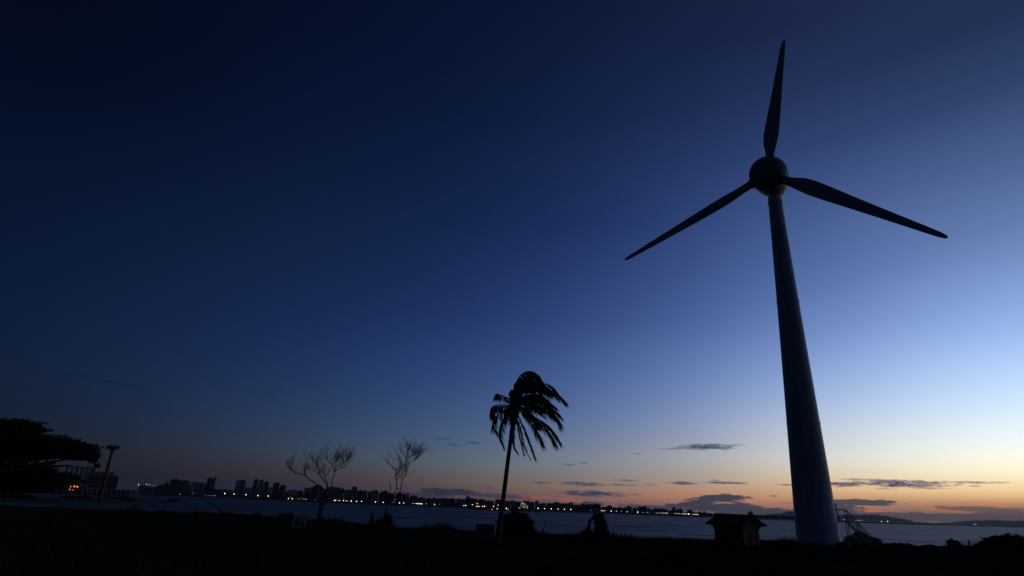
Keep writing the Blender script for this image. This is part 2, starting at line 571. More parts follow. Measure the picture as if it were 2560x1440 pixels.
# ------------------------------------------------------------------ ground, beach, sea
LIP = [(0, 1266), (150, 1275), (300, 1278), (500, 1286), (640, 1292), (740, 1302), (850, 1306), (900, 1314), (1000, 1322), (1100, 1327), (1200, 1333), (1400, 1341), (1470, 1347), (1530, 1353), (1700, 1353), (1790, 1356), (1950, 1356), (2200, 1365), (2320, 1369), (2560, 1370)]
WAT = [(0, 1260), (150, 1269), (300, 1272), (500, 1280), (640, 1286), (740, 1292), (850, 1303), (900, 1310), (1000, 1317), (1100, 1322), (1200, 1328), (1400, 1335), (1470, 1337), (1530, 1341), (1700, 1345), (1790, 1347), (1950, 1350), (2200, 1360), (2320, 1366), (2560, 1364)]


def edge_table(L, z, far):
    a, d = [], []
    for x, y in L:
        q = onz(x, y, z)
        a.append(math.atan2(q[0], q[1]))
        d.append(math.hypot(q[0], q[1]))
    f = far
    a = [-PI, R(-110), R(-75), R(-52)] + a + [R(52), R(75), R(110), PI]
    d = [2600 + f, 900 + f, 260 + f, d[0] * 1.25 + f * .2] + d + [d[-1] * 1.1, 220 + f, 800 + f, 2600 + f]
    return np.array(a), np.array(d)


LA, LD = edge_table(LIP, 0.0, 0)
WA, WD = edge_table(WAT, SEA, 60)


def lip_d(a):
    return float(np.interp(a, LA, LD))


def wat_d(a):
    return max(float(np.interp(a, WA, WD)), lip_d(a) + 12)


def gz(x, y):
    """height of the ground"""
    D = math.hypot(x, y)
    a = math.atan2(x, y)
    l, wd = lip_d(a), wat_d(a)
    u = .09 * math.sin(.21 * x + 1.3) * math.cos(.17 * y) + .06 * math.sin(.47 * x - .38 * y) + .04 * math.sin(.9 * x + .7 * y + 2)
    if D <= l:
        k = min(1, max(0, (D - l * .8) / (l * .2)))
        return u * (1 - .6 * k)
    s = (D - l) / (wd - l)
    return u * max(0, .4 - s) + SEA * s if s < 1.6 else SEA * 1.6


azs = list(np.linspace(-PI, R(-60), 30)[:-1]) + list(np.linspace(R(-60), R(60), 361)) + list(np.linspace(R(60), PI, 30)[1:])
rows = []
for a in azs:
    l, wd = lip_d(a), wat_d(a)
    Ds = list(np.linspace(2, l * .8, 26)) + list(np.linspace(l * .8, l, 10)[1:]) + list(np.linspace(l, wd, 10)[1:]) + [l + (wd - l) * 1.3, l + (wd - l) * 1.6]
    rows.append([(D * math.sin(a), D * math.cos(a), gz(D * math.sin(a) * .99999, D * math.cos(a) * .99999)) for D in Ds])
m_ = MB()
K = len(rows[0])
vs = [q for r in rows for q in r] + [(0, 0, gz(0, .01))]
fs = []
for i in range(len(rows) - 1):
    for j in range(K - 1):
        fs.append((i * K + j, i * K + j + 1, (i + 1) * K + j + 1, (i + 1) * K + j))
    fs.append((len(vs) - 1, i * K, (i + 1) * K))
m_.add(vs, fs)
ground = tag(m_.build('ground', 'soil', smooth=True), kind='structure')
# sand on the slope below the lip
mt = M['soil']
t = mt.node_tree
b = NB(t)
p = t.nodes['Principled BSDF']
src = p.inputs['Base Color'].links[0].from_socket
geo = b.node('ShaderNodeNewGeometry')
sz = b.node('ShaderNodeSeparateXYZ')
t.links.new(geo.outputs['Position'], sz.inputs[0])
nzs = b.noise(geo.outputs['Position'], .25, 4, .6)
hs = b.m('ADD', sz.outputs[2], b.m('MULTIPLY', b.m('SUBTRACT', nzs['Fac'], .5), .9))
fs_ = b.m('MULTIPLY_ADD', hs, -2.2, -.55, clamp=True)
sandc = b.ramp(nzs['Fac'], [(.3, (.20, .175, .15)), (.7, (.14, .125, .11))])
t.links.new(b.mix(fs_, src, sandc), p.inputs['Base Color'])

m_ = MB()
rad = [10, 40, 80, 120, 170, 240, 340, 500, 800, 1300, 2200, 4000, 8000, 16000, 32000, 60000]
NA = 96
vs = [(r * math.sin(2 * PI * k / NA), r * math.cos(2 * PI * k / NA), SEA) for r in rad for k in range(NA)]
fs = []
for i in range(len(rad) - 1):
    for k in range(NA):
        k2 = (k + 1) % NA
        fs.append((i * NA + k, (i + 1) * NA + k, (i + 1) * NA + k2, i * NA + k2))
m_.add(vs, fs)
tag(m_.build('sea', 'sea'), kind='structure')

# surf: bands of broken foam that follow the water's edge
P, E = [], []
for band, (off, wid, a0, a1) in enumerate([(6, 7, -39, 40), (24, 10, -30, 40), (55, 14, -12, 41), (14, 6, -42, -25)]):
    aa = np.linspace(R(a0), R(a1), 220)
    ph = rng.uniform(0, 6, 4)
    for i in range(len(aa) - 1):
        q = []
        for a in (aa[i], aa[i + 1]):
            wob = 3.5 * math.sin(a * 23 + ph[0]) + 2.2 * math.sin(a * 57 + ph[1])
            D = wat_d(a) + off + wob
            wd_ = wid * (.6 + .4 * math.sin(a * 31 + ph[2]))
            q.append([(dd_ * math.sin(a), dd_ * math.cos(a), SEA + .02 + .004 * band) for dd_ in (D, D + wd_ * .5, D + wd_)])
        (a1_, b1_, c1_), (a2_, b2_, c2_) = q
        P.append([a1_, b1_, b2_, a2_])
        P.append([b1_, c1_, c2_, b2_])
        E.append([0, 1, 1, 0])
        E.append([1, 0, 0, 1])
foam = quads_mesh('surf_foam', np.array(P), 'foam')
at_ = foam.data.attributes.new('edge', 'FLOAT', 'POINT')
at_.data.foreach_set('value', np.array(E, np.float32).reshape(-1))
tag(foam, 'thin broken lines of white surf along the near shore', 'surf', kind='stuff')

# ------------------------------------------------------------------ far shore, headland, sandbar, hills
SH = [(-400, 1000), (100, 1000), (320, 1080), (345, 1600), (600, 1700), (760, 1350), (900, 1100), (1400, 1000), (1760, 1150), (2000, 1250), (2300, 1800), (2560, 3300), (2900, 4200)]


def shore(x):
    return float(np.interp(x, [q[0] for q in SH], [q[1] for q in SH]))


m_ = MB()
xs = list(range(-900, 3500, 20))
prof = [(-25, -2), (0, .0), (14, 1.4), (60, 1.9), (400, 2.5), (1200, 3.0)]
vs = []
for x in xs:
    a = azel(x, hz(x))[0]
    D0 = shore(x)
    for dd_, z in prof:
        D = D0 + dd_
        vs.append((D * math.sin(a), D * math.cos(a), SEA + z + (.4 * math.sin(x * .07 + dd_) if z > 1 else 0)))
K = len(prof)
fs = [(i * K + j, i * K + j + 1, (i + 1) * K + j + 1, (i + 1) * K + j) for i in range(len(xs) - 1) for j in range(K - 1)]
m_.add(vs, fs)
tag(m_.build('far_shore', 'land', smooth=True), kind='structure')


def hill(name, pts, D, depth, rough):
    m_ = MB()
    xs = np.arange(pts[0][0], pts[-1][0] + 1, 6)
    vs = []
    rg = random.Random(int(D))
    ph = [rg.uniform(0, 6.28) for _ in range(6)]
    for x in xs:
        y = np.interp(x, [q[0] for q in pts], [q[1] for q in pts])
        y += rough * (math.sin(x * .09 + ph[0]) + .7 * math.sin(x * .23 + ph[1]) + .5 * math.sin(x * .51 + ph[2]))
        top = at(x, min(y, hz(x) - .5), D)
        d = np.array([top[0], top[1], 0]) / math.hypot(top[0], top[1])
        for o, k in ((-depth, 0), (-depth * .6, .35), (-depth * .2, .86), (0, 1), (depth * .3, .8), (depth, 0)):
            q = np.array([top[0], top[1], 0]) + d * o
            vs.append((q[0], q[1], SEA - 2 + (top[2] - SEA + 2) * k))
    K = 6
    m_.add(vs, [(i * K + j, i * K + j + 1, (i + 1) * K + j + 1, (i + 1) * K + j) for i in range(len(xs) - 1) for j in range(K - 1)])
    return tag(m_.build(name, 'hill', smooth=True), kind='structure')


hill('hills', [(1780, 1290), (1900, 1289), (1960, 1281), (2000, 1277), (2100, 1287), (2170, 1286), (2220, 1290), (2290, 1304), (2320, 1306)], 9000, 900, .7)
hill('hills', [(2350, 1308), (2400, 1303), (2470, 1300), (2560, 1302), (2700, 1300), (2900, 1312), (3000, 1322)], 11000, 900, .6)

# sandbar across the inlet on the left
m_ = MB()
vs = []
pts = [(-200, 1254, 1242), (0, 1256, 1243), (100, 1257, 1243), (250, 1257, 1245), (330, 1257, 1246), (400, 1257, 1249), (425, 1258, 1253), (450, 1257.5, 1252), (470, 1257, 1256)]
for x in range(-200, 471, 6):
    yf = np.interp(x, [q[0] for q in pts], [q[1] for q in pts])
    yt = np.interp(x, [q[0] for q in pts], [q[2] for q in pts]) + .7 * math.sin(x * .3) + .5 * math.sin(x * .71)
    f = onz(x, yf, SEA)
    D = math.hypot(f[0], f[1])
    d = np.array([f[0], f[1], 0]) / D
    topz = at(x, yt, D + 14)[2]
    for o, z in ((-6, SEA - 1), (0, SEA + .02), (7, SEA + (topz - SEA) * .7), (14, topz), (24, topz - .3), (40, SEA - 1)):
        vs.append((d[0] * (D + o), d[1] * (D + o), z))
K = 6
n_ = len(vs) // K
m_.add(vs, [(i * K + j, i * K + j + 1, (i + 1) * K + j + 1, (i + 1) * K + j) for i in range(n_ - 1) for j in range(K - 1)])
tag(m_.build('sandbar', 'land', smooth=True), kind='structure')

# ------------------------------------------------------------------ wind turbine
base = onz(2047, 1362)
yaw = R(-39)
ax = np.array([math.cos(yaw), math.sin(yaw), 0])
nrm = np.array([-math.sin(yaw), math.cos(yaw), 0])          # away from the wind
HUBH = 48.3
wt = tag(empty('wind_turbine', (base[0], base[1], -.1)), 'tall pale wind turbine with three blades and round hub on a tapering tower', 'wind turbine')
m_ = MB()
N = 48
prof = [(0, 2.45), (.25, 2.45), (.26, 2.38), (6, 2.18), (14, 1.9), (24, 1.55), (34, 1.22), (42, .98), (45.8, .87)]
vs = [(r * math.cos(2 * PI * k / N), r * math.sin(2 * PI * k / N), z) for z, r in prof for k in range(N)]
fs = [(j * N + k, j * N + (k + 1) % N, (j + 1) * N + (k + 1) % N, (j + 1) * N + k) for j in range(len(prof) - 1) for k in range(N)]
m_.add(vs, fs)
m_.build('tower', 'paint', wt, True)
for z, r in ((14.0, 1.9), (30.0, 1.353), (44.9, .90)):
    m_ = MB()
    m_.tube([(0, 0, z - .06), (0, 0, z + .06)], r + .05 if z < 40 else r + .07, 48)
    m_.build('flange_ring', 'paint', wt)
# hub in front, egg-shaped nacelle behind
tl = R(6)
axis = -nrm * math.cos(tl) + np.array([0, 0, 1]) * math.sin(tl)     # towards the wind
upv = np.array([0, 0, 1]) * math.cos(tl) + nrm * math.sin(tl)
hubc = np.array([0, 0, HUBH + .1]) + axis * 1.9


def revolve(profile, c, n=40):
    mb = MB()
    vs, fs = [], []
    for s, r in profile:
        for k in range(n):
            a = 2 * PI * k / n
            vs.append(c + axis * s + r * (math.cos(a) * ax + math.sin(a) * upv))
    for j in range(len(profile) - 1):
        for k in range(n):
            k2 = (k + 1) % n
            fs.append((j * n + k, j * n + k2, (j + 1) * n + k2, (j + 1) * n + k))
    mb.add(vs, fs)
    return mb


RH = 2.55
sp = [(RH * 1.02 * math.sin(PI / 2 * i / 10), max(RH * math.cos(PI / 2 * i / 10), .01)) for i in range(11)]
hub = revolve([(-.85, RH * .955)] + [(-.4, RH * .99)] + sp, hubc).build('hub', 'hub', wt, True)
nac = revolve([(-5.6, .05), (-5.4, .6), (-4.8, 1.15), (-3.8, 1.7), (-2.6, 2.15), (-1.6, 2.36), (-.9, 2.42)], hubc).build('nacelle', 'hub', wt, True)
revolve([(-.9, 2.5), (-.82, 2.5)], hubc).build('seam_ring', 'steel', wt, True)
BL = 24.0


def blade_mesh():
    """span along +z, chord along x, thickness along y"""
    mb = MB()
    st = [(2.2, 1.15, 1.15, 0, 0), (2.9, 1.15, 1.15, 0, 0), (3.8, 1.35, .95, 10, .03), (5.2, 1.85, .72, 16, .1), (6.8, 2.08, .56, 13, .14), (9, 1.95, .42, 9, .13), (12, 1.65, .32, 6, .1), (15, 1.38, .24, 4, .07), (18, 1.12, .18, 2, .04), (21, .88, .12, 1, .01), (23, .70, .09, 0, 0), (23.8, .46, .06, 0, -.03), (24.0, .12, .03, 0, -.06)]
    n = 20
    vs = []
    for z, ch, th, tw, off in st:
        circ = max(0, min(1, (4.6 - z) / 1.8))
        for k in range(n):
            a = 2 * PI * k / n
            xx = math.cos(a) * ch / 2
            foil = math.sin(a) * th / 2 * (circ + (1 - circ) * (.35 + .65 * (1 + math.cos(a + 0.0)) / 2) * 1.25)
            x = xx - (1 - circ) * ch * .18
            y = foil
            tr = R(tw)
            vs.append((x * math.cos(tr) - y * math.sin(tr) + off, x * math.sin(tr) + y * math.cos(tr), z))
    fs = [(j * n + k, j * n + (k + 1) % n, (j + 1) * n + (k + 1) % n, (j + 1) * n + k) for j in range(len(st) - 1) for k in range(n)]
    fs.append(tuple(range((len(st) - 1) * n, len(st) * n)))
    mb.add(vs, fs)
    return mb


bm_ = blade_mesh().mesh('blade', 'blade', True)
cm = MB()
cm.tube([(0, 0, 2.1), (0, 0, 2.75)], .68, 24)
cmesh = cm.mesh('root_collar', 'steel')
for k, ang in enumerate((80, 200, 320)):
    a = R(ang)
    span = math.cos(a) * ax + math.sin(a) * upv
    chord = np.cross(span, axis)
    o = bpy.data.objects.new('blade', bm_)
    col.objects.link(o)
    o.parent = wt
    thick = np.cross(span, chord)
    Mx = Matrix(((chord[0], thick[0], span[0], hubc[0]), (chord[1], thick[1], span[1], hubc[1]), (chord[2], thick[2], span[2], hubc[2]), (0, 0, 0, 1)))
    o.matrix_local = Mx
    c = bpy.data.objects.new('root_collar', cmesh)
    col.objects.link(c)
    c.parent = o
# entry door on the stair side
dz = R(-12)
m_ = MB()
m_.box(2.28 * math.cos(dz), 2.28 * math.sin(dz), 3.75, .16, .85, 2.0, dz)
dr = m_.build('door', 'door', wt)
m_ = MB()
m_.box(2.40 * math.cos(dz - .13), 2.40 * math.sin(dz - .13), 3.7, .08, .05, .2, dz)
m_.build('handle', 'steel', dr)

# stair with handrails up to the tower door
sx0, sy0 = base[0] + 2.35, base[1] - .6
stt = tag(empty('access_stair', (sx0, sy0, 0), R(-14)), 'steel stair with slanting handrails on the right side of the turbine tower foot', 'stair')
PH = 2.75
m_ = MB()
m_.box(.45, 0, PH - .04, .9, 1.0, .08)
m_.build('platform', 'steel', stt)
run = 2.3
for sy in (-.46, .46):
    m_ = MB()
    m_.tube([(.9, sy, PH - .06), (.9 + run, sy, .02)], .07, 6)
    m_.build('stringer', 'steel', stt)
    m_ = MB()
    m_.tube([(.05, sy, PH + 1.25), (.9, sy, PH + 1.2), (.9 + run, sy, 1.1)], .05, 8)
    m_.build('handrail', 'steel', stt)
    m_ = MB()
    m_.tube([(.9, sy, PH + .58), (.9 + run, sy, .52)], .03, 6)
    m_.build('mid_rail', 'steel', stt)
    for x, z0, z1 in ((.06, PH, PH + 1.25), (.9, 0, PH + 1.2), (.9 + run * .5, PH * .5, PH * .5 + 1.15), (.9 + run, 0, 1.1)):
        m_ = MB()
        m_.tube([(x, sy, z0), (x, sy, z1)], .04, 6)
        m_.build('post', 'steel', stt)
tm = MB()
tm.box(0, 0, 0, .24, .84, .04)
tmesh = tm.mesh('tread', 'steel')
for i in range(12):
    o = bpy.data.objects.new('tread', tmesh)
    col.objects.link(o)
    o.parent = stt
    o.location = (.9 + run * (i + .7) / 12, 0, PH * (1 - (i + .7) / 12))

# ------------------------------------------------------------------ shed
sc_ = onz(1860, 1364)
c0 = np.array([sc_[0], sc_[1], 0])                           # nearest corner
vdir = c0 / np.linalg.norm(c0)
right = np.array([vdir[1], -vdir[0], 0])
ph = R(36)
lx = right * math.cos(ph) - vdir * math.sin(ph)              # along the long front, to the right
ly = right * math.sin(ph) + vdir * math.cos(ph)              # into the depth along the gable
rz = math.atan2(lx[1], lx[0])
L_, W_ = 3.55, 2.75
shed = tag(empty('utility_shed', (c0[0], c0[1], gz(c0[0], c0[1]) - .05), rz), 'small yellowish masonry shed with overhanging gable roof left of the turbine tower', 'shed')
HW = 2.16
m_ = MB()     # local x from -L to 0, y from 0 to W
fl = .30


def ring(z, g):
    return [(-L_ - g, -g, z), (g, -g, z), (g, W_ + g, z), (-L_ - g, W_ + g, z)]


vs = ring(0, .06) + ring(.35, .06) + ring(.36, 0) + ring(HW - .6, 0) + ring(HW - .1, fl) + ring(HW, fl)
fs = []
for j in range(5):
    for k in range(4):
        fs.append((j * 4 + k, j * 4 + (k + 1) % 4, (j + 1) * 4 + (k + 1) % 4, (j + 1) * 4 + k))
m_.add(vs, fs)
m_.build('wall', 'render', shed)
RI = .56
for x in (-L_ - .02, .02):
    m_ = MB()
    m_.add([(x, -.35, HW), (x, W_ + .35, HW), (x, W_ / 2, HW + RI - .06), (x - .12, -.35, HW), (x - .12, W_ + .35, HW), (x - .12, W_ / 2, HW + RI - .06)], [(0, 1, 2), (5, 4, 3), (0, 2, 5, 3), (1, 4, 5, 2), (0, 3, 4, 1)])
    m_.build('gable', 'render', shed)
OV, EV = .62, .6
for sgn in (0, 1):
    e = -EV if sgn == 0 else W_ + EV
    m = W_ / 2
    sl_ = RI / (W_ / 2)
    ze = HW + RI - sl_ * abs(e - m)
    m_ = MB()
    xa, xb = -L_ - OV, OV
    m_.add([(xa, e, ze), (xb, e, ze), (xb, m, HW + RI), (xa, m, HW + RI), (xa, e, ze + .13), (xb, e, ze + .13), (xb, m, HW + RI + .13), (xa, m, HW + RI + .13)], [(0, 3, 2, 1), (4, 5, 6, 7), (0, 1, 5, 4), (1, 2, 6, 5), (2, 3, 7, 6), (3, 0, 4, 7)])
    rf = m_.build('roof_slope', 'tile', shed)
    tmb = MB()
    tmb.tube([(0, e, ze + .15), (0, m, HW + RI + .15)], .05, 6)
    tme = tmb.mesh('tile_row', 'tile')
    for i in range(30):
        o = bpy.data.objects.new('tile_row', tme)
        col.objects.link(o)
        o.parent = rf
        o.location = (xa + .1 + i * (xb - xa - .2) / 29, 0, random.uniform(-.012, .012))
m_ = MB()
m_.tube([(-L_ - OV, W_ / 2, HW + RI + .2), (OV, W_ / 2, HW + RI + .2)], .12, 8)
m_.build('ridge_cap', 'tile', shed)
m_ = MB()
m_.box(.02, W_ * .6, .8, .09, .8, 1.44)
dr = m_.build('door', 'door', shed)
m_ = MB()
m_.box(.09, W_ * .6 - .3, .75, .05, .05, .16)
m_.build('handle', 'steel', dr)
for y in (W_ * .6 - .45, W_ * .6 + .45):
    m_ = MB()
    m_.box(.03, y, .8, .12, .08, 1.5)
    m_.build('door_jamb', 'dark', shed)
for x in (-2.6, -1.1):
    m_ = MB()
    m_.box(x, -.012, .72, .8, .05, .5)
    vn = m_.build('vent', 'dark', shed)
    lm = MB()
    lm.box(0, 0, 0, .76, .04, .05)
    lme = lm.mesh('louvre', 'concrete')
    for k in range(4):
        o = bpy.data.objects.new('louvre', lme)
        col.objects.link(o)
        o.parent = vn
        o.location = (x, -.05, .56 + k * .13)


# ------------------------------------------------------------------ foliage helpers
def leaf_cloud(blobs, size, density, shell=.55, seed=1, flat=1.0):
    """leaf quads spread through ellipsoids: (centre, radii)"""
    rg = np.random.default_rng(seed)
    out = []
    for c, r in blobs:
        c = np.array(c, float)
        r = np.array(r, float)
        n = int(density * (r[0] * r[1] + r[1] * r[2] + r[0] * r[2]) * 4)
        n = max(n, 12)
        d = rg.normal(size=(n, 3))
        d /= np.linalg.norm(d, axis=1)[:, None]
        k = shell + (1.08 - shell) * rg.random(n) ** .6
        k *= 1 + .16 * np.sin(d[:, 0] * 7 + c[0]) * np.sin(d[:, 1] * 6 + c[1]) + .12 * np.sin(d[:, 2] * 9 + d[:, 0] * 5)
        p = c + d * r * k[:, None]
        u = rg.normal(size=(n, 3))
        u /= np.linalg.norm(u, axis=1)[:, None]
        v = np.cross(u, rg.normal(size=(n, 3)))
        v /= np.linalg.norm(v, axis=1)[:, None]
        s = size * rg.uniform(.55, 1.25, n)[:, None]
        out.append(np.stack([p - u * s, p - v * s * .45, p + u * s, p + v * s * .45], 1))
    return np.concatenate(out)


def bush(name, label, cat, base_px, blobs_px, D=None, leaf=.15, dens=110, seed=3, group=None, z=None):
    bx, by = base_px
    q = onz(bx, by) if D is None else at(bx, by, D)
    Dq = math.hypot(q[0], q[1])
    root = np.array([q[0], q[1], gz(q[0], q[1]) if z is None else z])
    o = tag(empty(name, root), label, cat, group)
    px = Dq * 1.05 / FOC
    bl, sm = [], MB()
    rg = random.Random(seed)
    for x, y, rx, ry in blobs_px:
        c = at(x, y, Dq + rg.uniform(-.5, .5) * rx * px) - root
        bl.append((c, (rx * px, rx * px * .75, ry * px)))
        mid = c * .5 + np.array([rg.uniform(-.2, .2), rg.uniform(-.2, .2), 0])
        sm.tube([(c[0] * .12, c[1] * .12, -.1), mid, c], [.05, .035, .015], 5)
    sm.build('stem', 'bark', o)
    quads_mesh('foliage', leaf_cloud(bl, leaf, dens, .35, seed), 'leaf', o)
    return o


# ------------------------------------------------------------------ coconut palm
pb = onz(1243, 1352)
PD = math.hypot(pb[0], pb[1])
proot = np.array([pb[0], pb[1], gz(pb[0], pb[1]) - .1])
palm = tag(empty('coconut_palm', proot), 'tall coconut palm with fronds blown to the right, standing alone in the middle', 'palm tree')
tr = [at(x, y, PD) - proot for x, y in ((1243, 1352), (1247, 1325), (1252, 1290), (1257, 1255), (1262, 1215), (1267, 1175), (1272, 1135), (1278, 1090), (1284, 1045), (1289, 1012), (1293, 992))]
tr[0][2] = -.15
px = PD * 1.06 / FOC
m_ = MB()
fine, frad = [], []
for i in range(len(tr) - 1):
    for s in np.linspace(0, 1, 7)[:-1]:
        fine.append(tr[i] * (1 - s) + tr[i + 1] * s)
        k = (i + s) / (len(tr) - 1)
        base_r = np.interp(k, [0, .05, .15, .6, .85, 1], [.40, .29, .22, .185, .20, .24])
        frad.append(base_r * (1 + .05 * ((len(fine)) % 2)))
m_.tube(fine, frad, 12)
m_.build('trunk', 'palmtrunk', palm, True)
FR = [
    [(505, 485), (400, 445), (320, 412), (285, 412), (268, 445)], [(495, 560), (380, 538), (260, 552), (220, 605), (228, 680)], [(490, 580), (380, 610), (280, 690), (245, 780), (285, 860)],
    [(490, 600), (410, 660), (345, 770), (325, 890), (368, 1015)], [(505, 640), (475, 760), (455, 850), (450, 940)], [(520, 740), (492, 900), (495, 1020), (545, 1112)],
    [(525, 700), (545, 800), (580, 960), (618, 1125)], [(535, 690), (575, 820), (620, 1020), (690, 1172)], [(545, 650), (620, 820), (690, 1000), (752, 1180)],
    [(560, 590), (680, 720), (770, 860), (842, 1000)], [(570, 575), (720, 665), (890, 770), (980, 860), (1042, 962)], [(570, 530), (740, 580), (920, 630), (1010, 690), (1042, 768)],
    [(570, 500), (740, 505), (900, 545), (1052, 652)], [(565, 450), (740, 440), (890, 480), (988, 552)], [(560, 400), (740, 360), (930, 362), (1040, 420), (1102, 475)],
    [(555, 370), (720, 290), (880, 285), (960, 320), (995, 372)], [(535, 330), (590, 200), (680, 145), (770, 165), (835, 250)], [(525, 330), (560, 210), (650, 140), (740, 145), (782, 175)],
    [(530, 350), (590, 250), (700, 195), (790, 230), (842, 285)], [(505, 420), (470, 360), (455, 400), (462, 450)], [(545, 380), (660, 270), (790, 260), (850, 320)], [(550, 420), (690, 340), (830, 340), (900, 400)],
    [(555, 470), (690, 420), (820, 420), (900, 470)], [(530, 400), (560, 300), (640, 240), (740, 260)], [(520, 380), (520, 290), (570, 240), (640, 270)], [(555, 540), (660, 600), (760, 700), (800, 800)],
    [(515, 400), (505, 310), (540, 260), (600, 250)], [(520, 470), (480, 440), (455, 480), (470, 560)], [(550, 560), (640, 610), (720, 690), (770, 790)], [(505, 530), (440, 560), (390, 640), (400, 740)], [(550, 520), (650, 500), (760, 520), (850, 590)]]
rgp = random.Random(11)
for src in (10, 12, 13, 15, 18, 20, 22, 1):
    FR.append([(x_ + rgp.uniform(-6, 6) - (i_ * 14 if src > 2 else -i_ * 8), y_ + rgp.uniform(-8, 8) + (26 if src != 16 else 22) * (i_ > 0)) for i_, (x_, y_) in enumerate(FR[src])])
m_ = MB()
sh = [at(x_, y_, PD) - proot for x_, y_ in ((1282, 1062), (1286, 1036), (1289, 1014), (1291, 996), (1293, 978), (1297, 962))]
m_.tube(sh, [.26, .40, .56, .62, .5, .12], 11)
for i_ in range(46):
    k_ = rgp.uniform(0, 4.6)
    c_ = sh[int(k_)] + (sh[int(k_) + 1] - sh[int(k_)]) * (k_ % 1)
    an_ = rgp.uniform(0, 2 * PI)
    o_ = np.array([math.cos(an_), math.sin(an_), 0])
    p0_ = c_ + o_ * .3
    p1_ = c_ + o_ * rgp.uniform(.5, 1.0) + np.array([.12, 0, rgp.uniform(-.75, .45)])
    wv_ = np.cross(p1_ - p0_, (.2, 1, .1))
    wv_ = wv_ / (np.linalg.norm(wv_) + 1e-6) * .07
    m_.add([p0_ - wv_, p0_ + wv_, p1_], [(0, 1, 2)])
m_.build('leaf_sheath', 'palmtrunk', palm)


def catmull(P, n):
    P = [np.array(q, float) for q in P]
    P = [P[0] * 2 - P[1]] + P + [P[-1] * 2 - P[-2]]
    out = []
    segs = len(P) - 3
    for i in range(n + 1):
        u = i / n * segs
        k = min(int(u), segs - 1)
        s = u - k
        a, b_, c, d = P[k:k + 4]
        out.append(.5 * ((2 * b_) + (c - a) * s + (2 * a - 5 * b_ + 4 * c - d) * s * s + (3 * b_ - a - 3 * c + d) * s ** 3))
    return out


for fi, fr in enumerate(FR):
    dep = rgp.uniform(-1.9, 1.9)
    pts = []
    for i, (zx, zy) in enumerate(fr):
        s = i / (len(fr) - 1)
        pts.append(at(zx / 4.8 + 1180, zy / 4.8 + 900, PD + dep * s) - proot)
    n = 42
    cu = catmull(pts, n)
    m_ = MB()
    m_.tube(cu[::2], [.06 * (1 - .85 * i / (n / 2)) + .008 for i in range(n // 2 + 1)], 5)
    length = sum(np.linalg.norm(cu[i + 1] - cu[i]) for i in range(n))
    narrow = fi in (5, 6, 7, 8, 4)
    for i in range(3, n + 1):
        d = cu[min(i + 1, n)] - cu[i - 1]
        d /= np.linalg.norm(d)
        side = np.cross(d, (0, 0, 1))
        side /= np.linalg.norm(side) + 1e-6
        s = i / n
        ln = (.30 + 1.0 * math.sin(PI * min(1, .16 + .70 * s)) ** .8) * min(1.15, length / 4.5) * rgp.uniform(.8, 1.15)
        if narrow:
            ln *= .45
        for sg in (-1, 1):
            dirv = d * rgp.uniform(.25, .6) + side * sg * rgp.uniform(.1, .45) + np.array([rgp.uniform(.15, .5), rgp.uniform(-.1, .1), -rgp.uniform(.5, 1.0)])
            dirv /= np.linalg.norm(dirv)
            wv = np.cross(dirv, (rgp.uniform(-.5, .5), 1, rgp.uniform(-.3, .3)))
            wv /= np.linalg.norm(wv)
            q = cu[i] + d * rgp.uniform(-.06, .06)
            tip = q + dirv * ln + np.array([.05, 0, -.1 * ln])
            mid = q + dirv * ln * .5
            wd_ = .033
            m_.add([q - wv * wd_ * .6, q + wv * wd_ * .6, mid + wv * wd_, tip, mid - wv * wd_], [(0, 1, 2, 3, 4)])
    m_.build('frond', 'frond', palm)
for i in range(6):
    m_ = MB()
    c = at(1291 + rgp.uniform(-7, 9), 1016 + rgp.uniform(-4, 8), PD + rgp.uniform(-.5, .3)) - proot
    m_.ellipsoid(c, (.15, .15, .19), 10, 7)
    m_.build('coconut', 'coconut', palm, True)

# ------------------------------------------------------------------ dead trees


